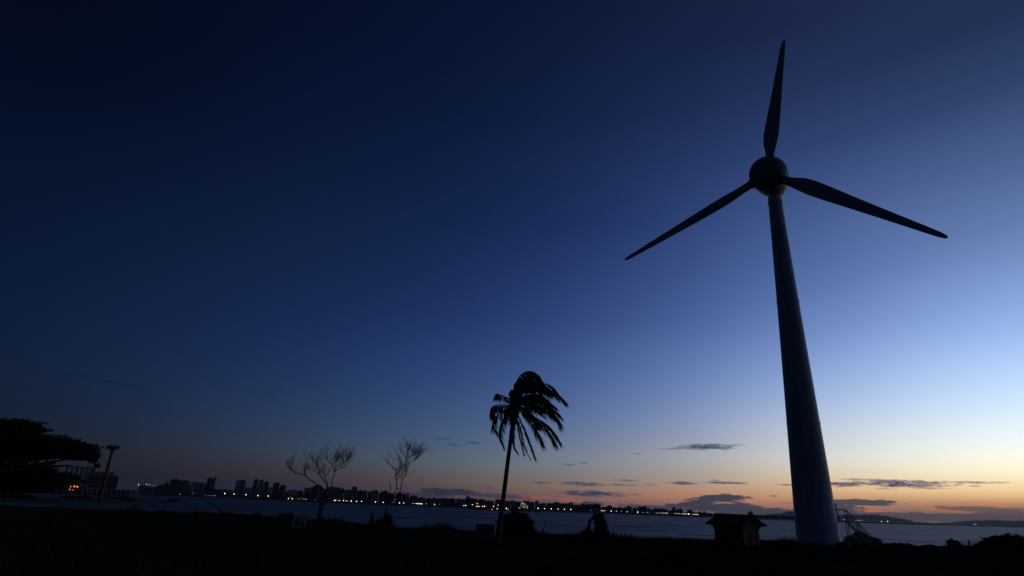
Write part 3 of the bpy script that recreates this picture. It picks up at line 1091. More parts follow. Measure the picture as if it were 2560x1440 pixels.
def dead_tree(name, label, base_px, limbs, seed, twig=1.0, z=None, D=None):
    q = onz(*base_px) if D is None else at(base_px[0], base_px[1], D)
    Dq = math.hypot(q[0], q[1])
    root = np.array([q[0], q[1], gz(q[0], q[1]) - .15])
    o = tag(empty(name, root), label, 'dead tree')
    px = Dq * 1.05 / FOC
    rg = random.Random(seed)
    for li, (pname, path, r0, r1, tw) in enumerate(limbs):
        pts = [at(x, y, Dq + rg.uniform(-.35, .35)) - root for x, y in path]
        m_ = MB()
        cu = catmull(pts, len(pts) * 4)
        cu = [c + np.array([rg.uniform(-.03, .03), rg.uniform(-.05, .05), rg.uniform(-.03, .03)]) for c in cu]
        m_.tube(cu, [.66 * (r0 + (r1 - r0) * i / (len(cu) - 1)) for i in range(len(cu))], 7)

        def grow(p, d, ln, r, lev):
            n = 3
            P = [p]
            for k in range(n):
                d = d + np.array([rg.uniform(-.4, .4), rg.uniform(-.35, .35), rg.uniform(-.2, .3)])
                d /= np.linalg.norm(d)
                P.append(P[-1] + d * ln / n)
            m_.tube(P, [r, r * .8, r * .6, r * .4], 4, False)
            if lev > 0:
                for k in range(rg.choice((2, 3, 3))):
                    st = P[rg.choice((1, 2, 3))]
                    dn = d + np.array([rg.uniform(-.9, .9), rg.uniform(-.6, .6), rg.uniform(-.25, .6)])
                    grow(st, dn / np.linalg.norm(dn), ln * rg.uniform(.5, .75), r * .6, lev - 1)
        if tw:
            nst = int(len(cu) * .62)
            for i in range(len(cu) - nst, len(cu)):
                for _ in range(tw):
                    d = cu[min(i + 1, len(cu) - 1)] - cu[i - 1]
                    d = d / np.linalg.norm(d)
                    dn = d * .6 + np.array([rg.uniform(-.7, .7), rg.uniform(-.5, .5), rg.uniform(.2, 1.0)])
                    if rg.random() < .9:
                        grow(cu[i], dn / np.linalg.norm(dn), rg.uniform(.6, 1.6) * twig, .022, 3)
        m_.build(pname, 'dead', o)
    return o


dead_tree('dead_tree', 'bare spreading dead tree with a long limb reaching left, nearer the white box', (794, 1301), [
    ('trunk', [(794, 1301), (799, 1275), (806, 1252), (814, 1232), (818, 1222)], .34, .17, 0),
    ('trunk', [(800, 1298), (808, 1268), (818, 1246), (827, 1230), (831, 1219)], .26, .14, 0),
    ('limb', [(815, 1230), (801, 1216), (782, 1205), (768, 1194), (758, 1186), (741, 1183), (726, 1174), (717, 1163)], .15, .05, 1),
    ('limb', [(818, 1224), (818, 1212), (812, 1203), (803, 1193), (793, 1180), (782, 1177), (770, 1167)], .14, .05, 1),
    ('limb', [(803, 1193), (799, 1181), (796, 1172), (790, 1160), (783, 1152)], .07, .03, 1),
    ('limb', [(818, 1214), (813, 1198), (812, 1190), (810, 1181)], .08, .03, 1),
    ('limb', [(820, 1220), (819, 1206), (821, 1196)], .08, .04, 0),
    ('limb', [(831, 1220), (830, 1210), (833, 1196), (836, 1179), (831, 1164), (823, 1155), (817, 1148)], .13, .04, 1),
    ('limb', [(836, 1180), (847, 1170), (857, 1159), (866, 1153), (873, 1144)], .09, .03, 2),
    ('limb', [(837, 1178), (838, 1165), (841, 1154), (848, 1144)], .08, .03, 2),
    ('limb', [(840, 1175), (850, 1171), (858, 1169)], .05, .02, 1)], 5)
dead_tree('dead_tree', 'slender bare dead tree rising behind a bush, left of the palm', (956, 1313), [
    ('trunk', [(956, 1313), (961, 1292), (967, 1270), (972, 1254)], .2, .13, 0),
    ('limb', [(972, 1256), (974, 1240), (977, 1217), (973, 1208), (976, 1196)], .1, .05, 0),
    ('limb', [(972, 1256), (985, 1233), (991, 1222), (991, 1200), (989, 1193), (993, 1180), (983, 1171)], .12, .04, 1),
    ('limb', [(991, 1200), (1002, 1190), (1007, 1180), (1008, 1167), (998, 1154)], .08, .03, 1),
    ('limb', [(974, 1252), (990, 1240), (998, 1232), (1003, 1217), (1007, 1198), (1015, 1188), (1013, 1175), (1016, 1165), (1015, 1147), (1003, 1130)], .12, .03, 1),
    ('limb', [(991, 1222), (1000, 1222), (1004, 1217)], .06, .05, 0),
    ('limb', [(1016, 1165), (1030, 1155), (1038, 1150), (1047, 1143)], .07, .02, 2),
    ('limb', [(1015, 1148), (1027, 1142), (1039, 1136)], .05, .02, 2),
    ('limb', [(1015, 1150), (1018, 1136), (1017, 1123)], .06, .02, 2)], 9, .9)

# ------------------------------------------------------------------ bushes, stumps, small things on the grass
bush('shrub', 'dark leafy shrub right behind the palm trunk', 'shrub', (1290, 1343), [(1270, 1303, 22, 13), (1295, 1297, 26, 13), (1308, 1310, 22, 14), (1290, 1318, 34, 14), (1312, 1324, 22, 9), (1325, 1331, 12, 7), (1255, 1312, 12, 10), (1300, 1330, 30, 9), (1285, 1288, 12, 8), (1322, 1306, 8, 6)], seed=21)
bush('shrub', 'low dark shrub around the foot of the slender dead tree', 'shrub', (960, 1317), [(962, 1305, 14, 9), (972, 1298, 8, 9), (950, 1310, 10, 6), (975, 1308, 7, 6), (966, 1290, 5, 6)], seed=22)
bush('overgrown_stump', 'tall rounded stump smothered in creepers, right of the palm', 'stump', (1503, 1358), [(1499, 1295, 11, 10), (1501, 1308, 14, 11), (1502, 1322, 15, 11), (1503, 1336, 18, 11), (1504, 1348, 19, 8), (1489, 1290, 6, 6)], seed=23, leaf=.09, dens=330)
bush('overgrown_stump', 'lower leaning stump covered in creepers beside the taller one', 'stump', (1464, 1356), [(1471, 1321, 6, 8), (1467, 1332, 11, 8), (1460, 1341, 17, 7), (1449, 1348, 15, 5), (1474, 1344, 11, 8), (1472, 1309, 2.5, 6), (1474, 1302, 2.5, 2.5), (1480, 1297, 3.5, 2.5), (1484, 1292, 3.5, 3)], seed=24, leaf=.08, dens=330)
bush('shrub', 'wide low shrub at the right edge of the shore', 'shrub', (2510, 1374), [(2500, 1356, 28, 9), (2530, 1352, 22, 10), (2550, 1358, 18, 10), (2478, 1364, 24, 6), (2515, 1346, 10, 6), (2565, 1362, 30, 8), (2483, 1346, 5, 4)], seed=25)
bush('shrub', 'small rounded shrub left of the two short posts', 'shrub', (2382, 1371), [(2383, 1359, 11, 7), (2378, 1356, 7, 4), (2392, 1364, 7, 5)], seed=26)
SCR = [(548, 1290, 'flat scrub clump under the fallen branch'), (600, 1291, 'patch of scrub between the fallen branch and the white box'), (640, 1293, 'bushy scrub patch left of the white box, tallest of its row'), (672, 1297, 'low scrub patch just left of the white box'), (835, 1308, 'low scrub right of the spreading dead tree'), (490, 1287, 'spiky weed at the water edge left of the fallen branch'), (1670, 1356, 'tuft of weeds on the shore between the stumps and the shed'), (1975, 1360, 'weeds between the shed and the turbine tower'), (2250, 1366, 'low weeds right of the boulders'), (2330, 1368, 'low weeds in the gap before the small shrub')]
for i, (x, y, lb) in enumerate(SCR):
    hgt = [5, 4, 8, 5, 5, 8, 4, 4, 5, 3][i]
    wd_ = [16, 20, 12, 14, 22, 3, 8, 26, 26, 22][i]
    bush('scrub', lb, 'scrub', (x, y + 2), [(x + random.uniform(-.7, .7) * wd_, y - hgt * random.uniform(.2, .8), wd_ * random.uniform(.3, .5), hgt * random.uniform(.5, .9)) for _ in range(5)] + [(x, y - hgt * .3, wd_, hgt * .5)], seed=40 + i, group='scrub along the shore', dens=40)


def boulder(x, y, rx, ry, label, seed):
    q = onz(x, y + ry * .8)
    D = math.hypot(q[0], q[1])
    px = D * 1.06 / FOC
    m_ = MB()
    m_.ellipsoid((0, 0, 0), (rx * px, rx * px * .8, ry * px), 22, 14, .045, seed)
    o = m_.build('boulder', 'rock', None, False)
    c = at(x, y, D)
    o.location = [float(v) for v in c]
    return tag(o, label, 'boulder', 'boulders beside the stair')


boulder(2153, 1350, 18, 15, 'largest boulder, rounded, right of the access stair', 1)
boulder(2129, 1355, 16, 12, 'boulder nearest the stair, flat-topped, left of the largest one', 2)
boulder(2180, 1357, 19, 11, 'lower boulder right of the largest one', 3)
boulder(2108, 1364, 15, 7, 'small low boulder under the stair handrail', 4)


def stick(name, label, cat, p0, p1, r0, r1, mat='dead', group=None, kinks=3, D=None):
    q = onz(*p0)
    Dq = math.hypot(q[0], q[1])
    root = np.array([q[0], q[1], gz(q[0], q[1]) - .1])
    P = []
    for i in range(kinks + 1):
        s = i / kinks
        P.append(at(p0[0] + (p1[0] - p0[0]) * s + (random.uniform(-.8, .8) if 0 < i < kinks else 0), p0[1] + (p1[1] - p0[1]) * s, Dq) - root)
    P[0][2] = -.1
    m_ = MB()
    m_.tube(P, [r0 + (r1 - r0) * i / kinks for i in range(kinks + 1)], 8)
    o = m_.build(name, mat, None, False)
    o.location = [float(v) for v in root]
    return tag(o, label, cat, group)


stick('fence_post', 'taller of two short wooden posts near the right edge', 'post', (2424, 1369), (2421, 1350), .1, .09, 'bark', 'short posts near the right edge', 1)
stick('fence_post', 'shorter of two wooden posts, beside the wide low shrub', 'post', (2442, 1371), (2439, 1357), .1, .09, 'bark', 'short posts near the right edge', 1)
stick('driftwood_stick', 'leaning driftwood stick on the shore right of the shrub behind the palm', 'driftwood', (1350, 1342), (1364, 1309), .08, .04)
stick('driftwood_stick', 'short stub of wood just left of the leaning stick', 'driftwood', (1342, 1343), (1342, 1326), .07, .04)
# pointed dead stump
q = onz(929, 1316)
D = math.hypot(q[0], q[1])
root = np.array([q[0], q[1], gz(q[0], q[1]) - .1])
m_ = MB()
P = [at(x, y, D) - root for x, y in ((929, 1316), (929, 1304), (930, 1296), (931, 1288), (932, 1280))]
P[0][2] = -.1
m_.tube(P, [.36, .33, .26, .2, .06], 9)
o = m_.build('tree_stump', 'dead')
o.location = [float(v) for v in root]
tag(o, 'narrow pointed dead stump left of the slender dead tree', 'stump')
# fallen branch by the water on the left
q = onz(566, 1290)
D = math.hypot(q[0], q[1])
root = np.array([q[0], q[1], gz(q[0], q[1])])
P = [at(x, y, D) - root for x, y in ((566, 1290), (553, 1277), (540, 1269), (528, 1262), (515, 1252))]
P[0][2] = -.1
o = tag(empty('fallen_branch', root), 'thin crooked branch leaning left out of the scrub over the water', 'branch')
m_ = MB()
m_.tube(P, [.16, .13, .1, .06, .025], 7)
m_.build('limb', 'dead', o)
for a_, b_ in (((540, 1269), (533, 1270)), ((553, 1277), (551, 1266)), ((528, 1262), (527, 1254))):
    m_ = MB()
    m_.tube([at(a_[0], a_[1], D) - root, at(b_[0], b_[1], D) - root], [.05, .02], 5)
    m_.build('twig', 'dead', o)

# concrete block left of the palm
q = onz(1236, 1351)
vd = np.array([q[0], q[1], 0]) / math.hypot(q[0], q[1])
blk = tag(empty('concrete_block', (q[0], q[1], gz(q[0], q[1]) - .05), math.atan2(-vd[0], vd[1]) - R(16)), 'squat concrete block with a pale right side at the foot of the palm', 'block')
m_ = MB()
m_.box(-.9, .55, .68, 1.8, 1.1, 1.36)
m_.build('body', 'concrete', blk)
m_ = MB()
m_.box(-.9, .55, 1.40, 1.9, 1.2, .09)
m_.build('cap', 'concrete', blk)
# white box near the spreading dead tree
q = onz(741, 1320)
vd = np.array([q[0], q[1], 0]) / math.hypot(q[0], q[1])
bxo = tag(empty('utility_box', (q[0], q[1], gz(q[0], q[1]) - .05), math.atan2(-vd[0], vd[1]) + R(12)), 'weathered white utility box with dark holes in front of the spreading dead tree', 'utility box')
m_ = MB()
m_.box(.25, .4, .6, 1.4, .8, 1.2)
m_.build('body', 'concrete', bxo)
m_ = MB()
m_.box(.25, .4, 1.24, 1.5, .92, .08)
m_.build('lid', 'concrete', bxo)
for x, z, sx, sz in ((.0, .62, .3, .7), (.55, .4, .26, .45)):
    m_ = MB()
    m_.box(x, -.01, z, sx, .05, sz)
    m_.build('opening', 'dark', bxo)
q = onz(711, 1318)
m_ = MB()
m_.box(0, 0, .7, 1.5, .22, 1.5, .2)
o = m_.build('concrete_block', 'slate')
o.location = (float(q[0]), float(q[1]), gz(q[0], q[1]) - .06)
tag(o, 'thin dark concrete block standing just left of the weathered white utility box', 'block')

# ------------------------------------------------------------------ trees on the left


def crown_tree(name, label, cat, base_px, D, blobs, limbs, leaf, dens, seed, trunk_r):
    q = at(base_px[0], base_px[1], D)
    root = np.array([q[0], q[1], gz(q[0], q[1]) - .2])
    o = tag(empty(name, root), label, cat)
    px = D * 1.1 / FOC
    rg = random.Random(seed)
    bl = []
    for x, y, rx, ry in blobs:
        for _ in range(3):
            c = at(x + rg.uniform(-.45, .45) * rx, y + rg.uniform(-.3, .3) * ry, D + rg.uniform(-.5, .5) * rx * px) - root
            k = rg.uniform(.5, .8)
            bl.append((c, (rx * px * k, rx * px * k * .8, ry * px * rg.uniform(.6, .95))))
    m_ = MB()
    t0, t1 = limbs[0]
    P = [at(x, y, D) - root for x, y in (t0, ((t0[0] + t1[0]) / 2 + 3, (t0[1] + t1[1]) / 2), t1)]
    P[0] = np.array([0, 0, -.2])
    m_.tube(P, [trunk_r * 1.3, trunk_r, trunk_r * .8], 12)
    m_.build('trunk', 'bark', o, True)
    for path in limbs[1:]:
        m_ = MB()
        P = catmull([at(x, y, D + rg.uniform(-.6, .6)) - root for x, y in path], 8)
        m_.tube(P, [trunk_r * (.55 - .45 * i / 8) for i in range(9)], 7)
        m_.build('limb', 'bark', o)
    quads_mesh('crown', leaf_cloud(bl, leaf, dens, .3, seed), 'leaf', o)
    return o


crown_tree('umbrella_tree', 'large flat-topped tree spreading in layers at the left edge', 'tree', (-75, 1262), 92,
           [(-40, 1064, 70, 13), (20, 1062, 50, 11), (60, 1066, 40, 11), (98, 1074, 22, 5), (40, 1074, 60, 8), (-20, 1105, 110, 20), (60, 1108, 80, 19), (120, 1107, 60, 16), (165, 1115, 50, 17), (205, 1128, 36, 15), (235, 1150, 15, 8), (225, 1140, 26, 10), (140, 1132, 70, 13), (60, 1130, 90, 13), (180, 1140, 50, 9), (243, 1163, 8, 5), (-10, 1140, 80, 10), (30, 1092, 90, 12)],
           [((-75, 1262), (-60, 1190)), ((-60, 1195), (-10, 1160), (60, 1135), (120, 1122)), ((-60, 1195), (20, 1175), (110, 1158), (190, 1146)), ((-62, 1195), (-30, 1130), (10, 1090), (50, 1072)), ((-62, 1200), (-70, 1140), (-60, 1090)), ((90, 1162), (130, 1166), (180, 1163)), ((20, 1175), (60, 1172), (140, 1158))],
           .17, 22, 31, .55)
crown_tree('shade_tree', 'low dark tree under the spreading crown at the left edge', 'tree', (-40, 1263), 97,
           [(-30, 1190, 90, 22), (40, 1185, 80, 20), (100, 1192, 55, 17), (150, 1195, 38, 10), (190, 1203, 22, 4), (60, 1208, 80, 15), (122, 1206, 38, 8), (20, 1220, 80, 9), (80, 1222, 40, 5)],
           [((-40, 1263), (-20, 1222)), ((-20, 1225), (30, 1208), (100, 1200)), ((-20, 1225), (-30, 1200), (-20, 1185)), ((-20, 1225), (60, 1212), (150, 1200))],
           .17, 22, 32, .4)
for x, y, rx, ry, lb in ((436, 1251, 20, 5, 'dark bush clump at the tip of the sandbar'), (300, 1246, 40, 4, 'low scrub stretched along the middle of the sandbar'), (200, 1244, 44, 4, 'low scrub on the sandbar near the light mast foot'), (60, 1243, 60, 5, 'low scrub on the sandbar below the left trees')):
    f = onz(x, 1257, SEA)
    Dq = math.hypot(f[0], f[1]) + 14
    bush('scrub', lb, 'scrub', (x, y + ry), [(x + random.uniform(-.7, .7) * rx, y + random.uniform(-.2, .4) * ry, rx * random.uniform(.25, .45), ry * random.uniform(.5, 1)) for _ in range(7)], D=Dq, leaf=.45, dens=3, seed=int(x), group='scrub on the sandbar', z=float(at(x, y + ry, Dq)[2]) - .3)

# ------------------------------------------------------------------ light mast on the sandbar
q = at(250, 1247, 325)
root = q.copy()
mast = tag(empty('light_mast', root - np.array([0, 0, .6])), 'tall unlit light mast with a crown of floodlights, right of the left trees', 'light mast')
top = at(274, 1118, 325) - root + np.array([0, 0, .6])
MH = top[2]
m_ = MB()
m_.tube([(0, 0, -.5), (0, 0, MH * .5), (0, 0, MH)], [.85, .68, .52], 12)
m_.build('pole', 'brick', mast, True)
m_ = MB()
NR = 20
m_.tube([(2.1 * math.cos(2 * PI * k / NR), 2.1 * math.sin(2 * PI * k / NR), MH - .2) for k in range(NR + 1)], .12, 6, False)
m_.build('ring', 'steel', mast)
m_ = MB()
for k in range(4):
    m_.tube([(0, 0, MH - 2.4), (2.1 * math.cos(PI * k / 2), 2.1 * math.sin(PI * k / 2), MH - .2)], .14, 6)
m_.build('bracket', 'steel', mast)
hm = MB()
hm.box(0, 0, 0, 1.3, 1.1, 1.3, 0, .8)
hme = hm.mesh('floodlight', 'brick')
for k in range(8):
    o = bpy.data.objects.new('floodlight', hme)
    col.objects.link(o)
    o.parent = mast
    a = 2 * PI * k / 8
    o.location = (1.95 * math.cos(a), 1.95 * math.sin(a), MH + .1)
    o.rotation_euler = (0, R(18), a)
m_ = MB()
m_.tube([(0, 0, MH), (0, 0, MH + 1.6)], [.08, .04], 6)
m_.build('lightning_rod', 'steel', mast)

# ------------------------------------------------------------------ port on the far headland


def frame_at(x0, x1, ytop, D, zb):
    """left/right ground points, width, height and heading of something seen between x0 and x1"""
    ym = hz((x0 + x1) / 2)
    a, c = at(x0, ym, D), at(x1, ym, D)
    mid = (a + c) / 2
    wdt = float(np.linalg.norm((c - a)[:2]))
    h = float(at((x0 + x1) / 2, ytop, D)[2]) - zb
    return mid, wdt, h, math.atan2((c - a)[1], (c - a)[0])


ZB = SEA + 1.2
mid, wdt, h, rz = frame_at(150, 216, 1168, 1060, ZB)
silo = tag(empty('grain_silo', (mid[0], mid[1], ZB), rz), 'row of pale vertical grain silos behind the left trees', 'silo')
for i in range(5):
    m_ = MB()
    m_.tube([(-wdt / 2 + wdt * (i + .5) / 5, 0, 0), (-wdt / 2 + wdt * (i + .5) / 5, 0, h)], wdt / 10 * .985, 20)
    m_.build('silo_cylinder', 'white', silo, True)
m_ = MB()
m_.box(0, 0, h + .6, wdt, wdt / 6, 1.1)
m_.build('roof_gallery', 'slate', silo)
m_ = MB()
m_.box(wdt / 2 + 2.2, 0, h * .5, 4.0, 7, h + 1)
m_.build('elevator_tower', 'slate', silo)
mid, wdt, h, rz = frame_at(221, 289, 1180, 1065, ZB)
mill = tag(empty('mill_building', (mid[0], mid[1], ZB), rz), 'reddish orange mill building behind the light mast', 'building')
m_ = MB()
m_.box(0, 0, h * .42, wdt, 24, h * .84)
m_.build('wall', 'brick', mill)
m_ = MB()
m_.box(-wdt * .1, 0, h * .92, wdt * .8, 22, h * .158)
m_.build('upper_storey', 'lit_orange', mill)
m_ = MB()
m_.box(0, 0, h * .845, wdt * 1.02, 24.6, .4)
m_.build('cornice', 'concrete', mill)
wm = MB()
wm.box(0, 0, 0, 2.6, .3, 1.8)
wme = wm.mesh('window', 'dark')
for i in range(9):
    for j in range(4):
        o = bpy.data.objects.new('window', wme)
        col.objects.link(o)
        o.parent = mill
        o.location = (-wdt / 2 + wdt * (i + .5) / 9, -12.05, h * (.14 + .19 * j))
mid, wdt, h, rz = frame_at(204, 352, 1224, 1040, ZB)
qs = tag(empty('quay_shed', (mid[0], mid[1], ZB), rz), 'long low white quay shed with open bays at the water, below the mill', 'warehouse')
m_ = MB()
m_.box(0, 4, h + .3, wdt, 16, .9)
m_.build('roof', 'white', qs)
m_ = MB()
m_.box(0, 11, h * .5, wdt, .4, h)
m_.build('back_wall', 'slate', qs)
cmx = MB()
cmx.box(0, 0, h * .5, 1.3, 1.3, h)
cme = cmx.mesh('column', 'white')
for i in range(13):
    o = bpy.data.objects.new('column', cme)
    col.objects.link(o)
    o.parent = qs
    o.location = (-wdt / 2 + 1 + (wdt - 2) * i / 12, -3, 0)
for i, x in enumerate((.36, .42, .47)):
    m_ = MB()
    m_.box(wdt * x, -2.4, h * .45, wdt * .045, .5, h * .86)
    m_.build('bay_panel', 'white', qs)
for i, x in enumerate((-.38, -.12, .1)):
    m_ = MB()
    m_.box(wdt * x, 2, h * .35, wdt * .05, 5, h * .5)
    m_.build('stacked_pallet', 'white', qs)

# orange floodlights on the quay
q = at(182, 1233, 1005)
fr_ = tag(empty('floodlight_rack', (q[0], q[1], SEA + .9)), 'cluster of glowing orange floodlights on a rack under the left trees', 'floodlights')
fz = float(at(182, 1216, 1005)[2]) - (SEA + .9)
lat = np.array([math.cos(azel(182, 1220)[0]), -math.sin(azel(182, 1220)[0]), 0])
m_ = MB()
for s in (-4.5, 4.5):
    m_.tube([lat * s + [0, 0, -1], lat * s + [0, 0, fz + 1]], .25, 6)
m_.build('post', 'steel', fr_)
m_ = MB()
for z in (fz, fz - 4.1):
    m_.tube([lat * -5 + [0, 0, z], lat * 5 + [0, 0, z]], .2, 6)
m_.build('crossbar', 'steel', fr_)
for s, z, r in ((-3.3, 0, 1.15), (0, -.1, 1.15), (3.3, -.5, 1.05), (-4.0, -3.9, .5), (-.6, -3.8, .8)):
    m_ = MB()
    m_.ellipsoid(lat * s + np.array([0, -.6, fz + z]), (r, r * .7, r), 12, 8)
    m_.build('lamp', 'lamp_orange', fr_, True)

# ------------------------------------------------------------------ skyline
FAC = ['cream', 'slate', 'brick', 'white']


BYPLACE = []


def tower_block(x0, x1, ytop, D, mat, label, group, seed, big=False, sliver=None):
    rg = random.Random(seed)
    zb = SEA + 1.0
    mid, wdt, h, rz = frame_at(x0, x1, ytop, D, zb)
    dep = min(wdt * rg.uniform(.6, 1.0), 22)
    o = tag(empty('apartment_tower' if big else 'apartment_block', (mid[0], mid[1], zb), rz + rg.uniform(-.12, .12)), label, 'building', group)
    if not big:
        BYPLACE.append(((x0 + x1) / 2, o, label))
    m_ = MB()
    m_.box(0, dep / 2, h / 2, wdt, dep, h)
    m_.build('wall', mat, o)
    m_ = MB()
    k = rg.uniform(.3, .6)
    ph_ = rg.uniform(.015, .04) * h + .7
    m_.box(rg.uniform(-.18, .18) * wdt, dep / 2, h + ph_ / 2, wdt * k, dep * .5, ph_)
    m_.build('penthouse', 'slate', o)
    if big:
        n = max(2, int(wdt / 7))
        for i in range(n):
            m_ = MB()
            m_.box(-wdt / 2 + wdt * (i + .5) / n, -.45, h * .5, wdt / n * .42, .9, h * .94)
            m_.build('balcony_stack', rg.choice(('white', 'slate', 'brick')), o)
        m_ = MB()
        m_.box(0, dep / 2, 2.2, wdt * 1.25, dep * 1.2, 4.4)
        m_.build('podium', 'slate', o)
    if sliver:
        m_ = MB()
        m_.box(wdt / 2 + sliver[0] / 2, dep / 2, (h + sliver[1]) / 2, sliver[0], dep * .7, h + sliver[1])
        m_.build('stair_shaft', 'slate', o)
    return o


BIG = [
    (407, 418, 1206, 'slate', 'narrow dark tower at the left start of the skyline'),
    (420, 444, 1199, 'brick', 'broad dark tower with flat top, second of the left skyline group'),
    (445, 468, 1202, 'slate', 'broad dark tower just left of the pale grey one'),
    (471, 494, 1206, 'white', 'pale grey tower in the left skyline group'),
    (496, 508, 1207, 'slate', 'narrow tower between the pale grey one and the tallest'),
    (511, 527, 1196, 'brick', 'tallest tower of the left skyline group with a higher shaft on its right'),
    (586, 610, 1201, 'slate', 'broad tower standing alone right of the gap in the skyline'),
    (628, 640, 1199, 'slate', 'leftmost of three slim towers side by side'),
    (642, 654, 1201, 'cream', 'middle of three slim towers side by side'),
    (655, 667, 1205, 'brick', 'rightmost of three slim towers side by side'),
    (678, 694, 1207, 'slate', 'tower right of the three slim ones, with a notch on its roof'),
    (696, 711, 1214, 'brick', 'squat dark tower left of the spreading dead tree'),
    (778, 800, 1214, 'brick', 'broad dark block behind the spreading dead tree, left half'),
    (876, 890, 1218, 'slate', 'highest block between the two dead trees'),
    (926, 944, 1227, 'white', 'pale block left of the slender dead tree'),
    (1164, 1173, 1241, 'slate', 'small tower rising above the ship deck lights'),
    (1681, 1690, 1269, 'slate', 'slim tower left of the low group before the shed'),
    (1693, 1707, 1273, 'slate', 'twin-width block right of the slim tower before the shed'),
    (1718, 1730, 1275, 'brick', 'last broad block before the shed'),
    (1746, 1752, 1279, 'slate', 'thin spike-like tower, left of the last one before the shed'),
    (1758, 1764, 1279, 'slate', 'last thin tower before the shed'),
    (1871, 1883, 1280, 'slate', 'solitary tower seen over the shed roof'),
]
for i, (a, c, y, mt_, lb) in enumerate(BIG):
    tower_block(a, c, y, shore((a + c) / 2) + 45, mt_, lb, 'towers that stand out of the far skyline', 100 + i, True, (4.5, 6.0) if a == 511 else None)
PROF = [(340, 1213), (400, 1212), (440, 1208), (500, 1210), (535, 1221), (575, 1222), (600, 1215), (670, 1214), (715, 1225), (760, 1222), (780, 1217), (830, 1219), (860, 1222), (900, 1225), (960, 1228), (1000, 1232), (1060, 1241), (1110, 1245), (1160, 1247), (1230, 1248), (1280, 1252), (1330, 1254), (1400, 1257), (1460, 1259), (1540, 1266), (1600, 1267), (1650, 1273), (1720, 1280), (1780, 1287), (1900, 1291), (2010, 1297)]
x = 344.0
i = 0
rgb = random.Random(77)
while x < 2000:
    wpx = rgb.uniform(9, 22) if x > 700 else rgb.uniform(10, 20)
    if x > 1500:
        wpx *= .7
    y = np.interp(x + wpx / 2, [q[0] for q in PROF], [q[1] for q in PROF]) + rgb.uniform(-1.5, 5)
    y = min(y, hz(x) - 2.0)
    tower_block(x, x + wpx, y, shore(x) + rgb.uniform(90, 170), rgb.choice(FAC if x < 1300 else FAC[:3]), 'back-row block', 'blocks of the far skyline', 300 + i)
    x += wpx * rgb.uniform(.8, 1.15)
    i += 1
x = 350.0
while x < 1780:
    wpx = rgb.uniform(10, 26) * (.7 if x > 1500 else 1)
    y = np.interp(x + wpx / 2, [q[0] for q in PROF], [q[1] for q in PROF])
    y = y + (hz(x) + 8 - y) * rgb.uniform(.3, .62)
    y = min(y, hz(x) - 1.5)
    tower_block(x, x + wpx, y, shore(x) + rgb.uniform(55, 80), rgb.choice(FAC[:3]), 'low front-row building', 'front row of the far waterfront', 600 + i)
    x += wpx * rgb.uniform(1.0, 1.9)
    i += 1

# ------------------------------------------------------------------ lamps along the far shore
LAMPS = [(287, 1205, 1.5), (293, 1212, .7), (347, 1212, 1.0), (367, 1211.5, .9), (375, 1212, .7), (385, 1214, .6), (450, 1236, .4), (483, 1232, .35), (514, 1239, .45), (522, 1240, .5), (530, 1240, .55), (538, 1240, .6),
         (562, 1234, 1.5), (585, 1235, 1.6), (615, 1237, 1.6), (645, 1239, 1.6), (671, 1240, 1.6), (721, 1247, 1.2), (731, 1247, 1.3), (727, 1244, .5), (746, 1247, .5), (752, 1249, .4), (760, 1249, .5), (765, 1250, .6), (788, 1253, .4),
         (836, 1251, 1.1), (839, 1253, 1.0), (848, 1254, 1.1), (859, 1255, 1.2), (867, 1255, 1.0), (878, 1254, 1.3), (891, 1257, 1.1), (904, 1257, 1.1), (939, 1255, 1.1), (958, 1256, 1.2), (983, 1258, .4), (999, 1258, 1.2), (1009, 1259, 1.2),
         (1032, 1262, .8), (1040, 1262, 1.0), (1044, 1263, .9), (1047, 1264, 1.0), (1050, 1263, 1.0), (1054, 1263, 1.4), (1065, 1265, .6), (1086, 1264, .9), (1098, 1271, .5), (1159, 1271, 1.0), (1164, 1271, 1.2), (1168, 1272, .9),
         (1345, 1277, 1.3), (1361, 1277, 1.1), (1378, 1279, 1.2), (1395, 1278, 1.1), (1411, 1280, 1.2), (1427, 1280, 1.3), (1477, 1284, .7), (1503, 1285, .8), (1507, 1285, .8), (1512, 1285, .9), (1528, 1280.5, 1.3), (1541, 1281.5, .8), (1553, 1282, .6), (1568, 1282, .8),
         (1594, 1283, 1.5), (1607, 1283.5, .5), (1619, 1284, .8), (1642, 1289, .8), (1649, 1289, .6), (1656, 1289.5, .8), (1663, 1290, .9), (1669, 1290, .9), (1688, 1290, .6), (1693, 1290, .6), (1698, 1290.5, .7), (1703, 1291, .6), (1709, 1290.5, .9), (1715, 1291, .8), (1721, 1290.5, 1.4), (1724, 1291, .8), (1732, 1291.5, .8), (1738, 1293.5, .8), (1741, 1294, .7), (1745, 1294, .8),
         (2110, 1303, .5), (2139, 1302.5, 1.0), (2146, 1303, .8), (2153, 1303, .7), (2204, 1305, .9), (2219, 1305.5, 1.1), (2434, 1311, .6), (2439, 1311.5, .6)]
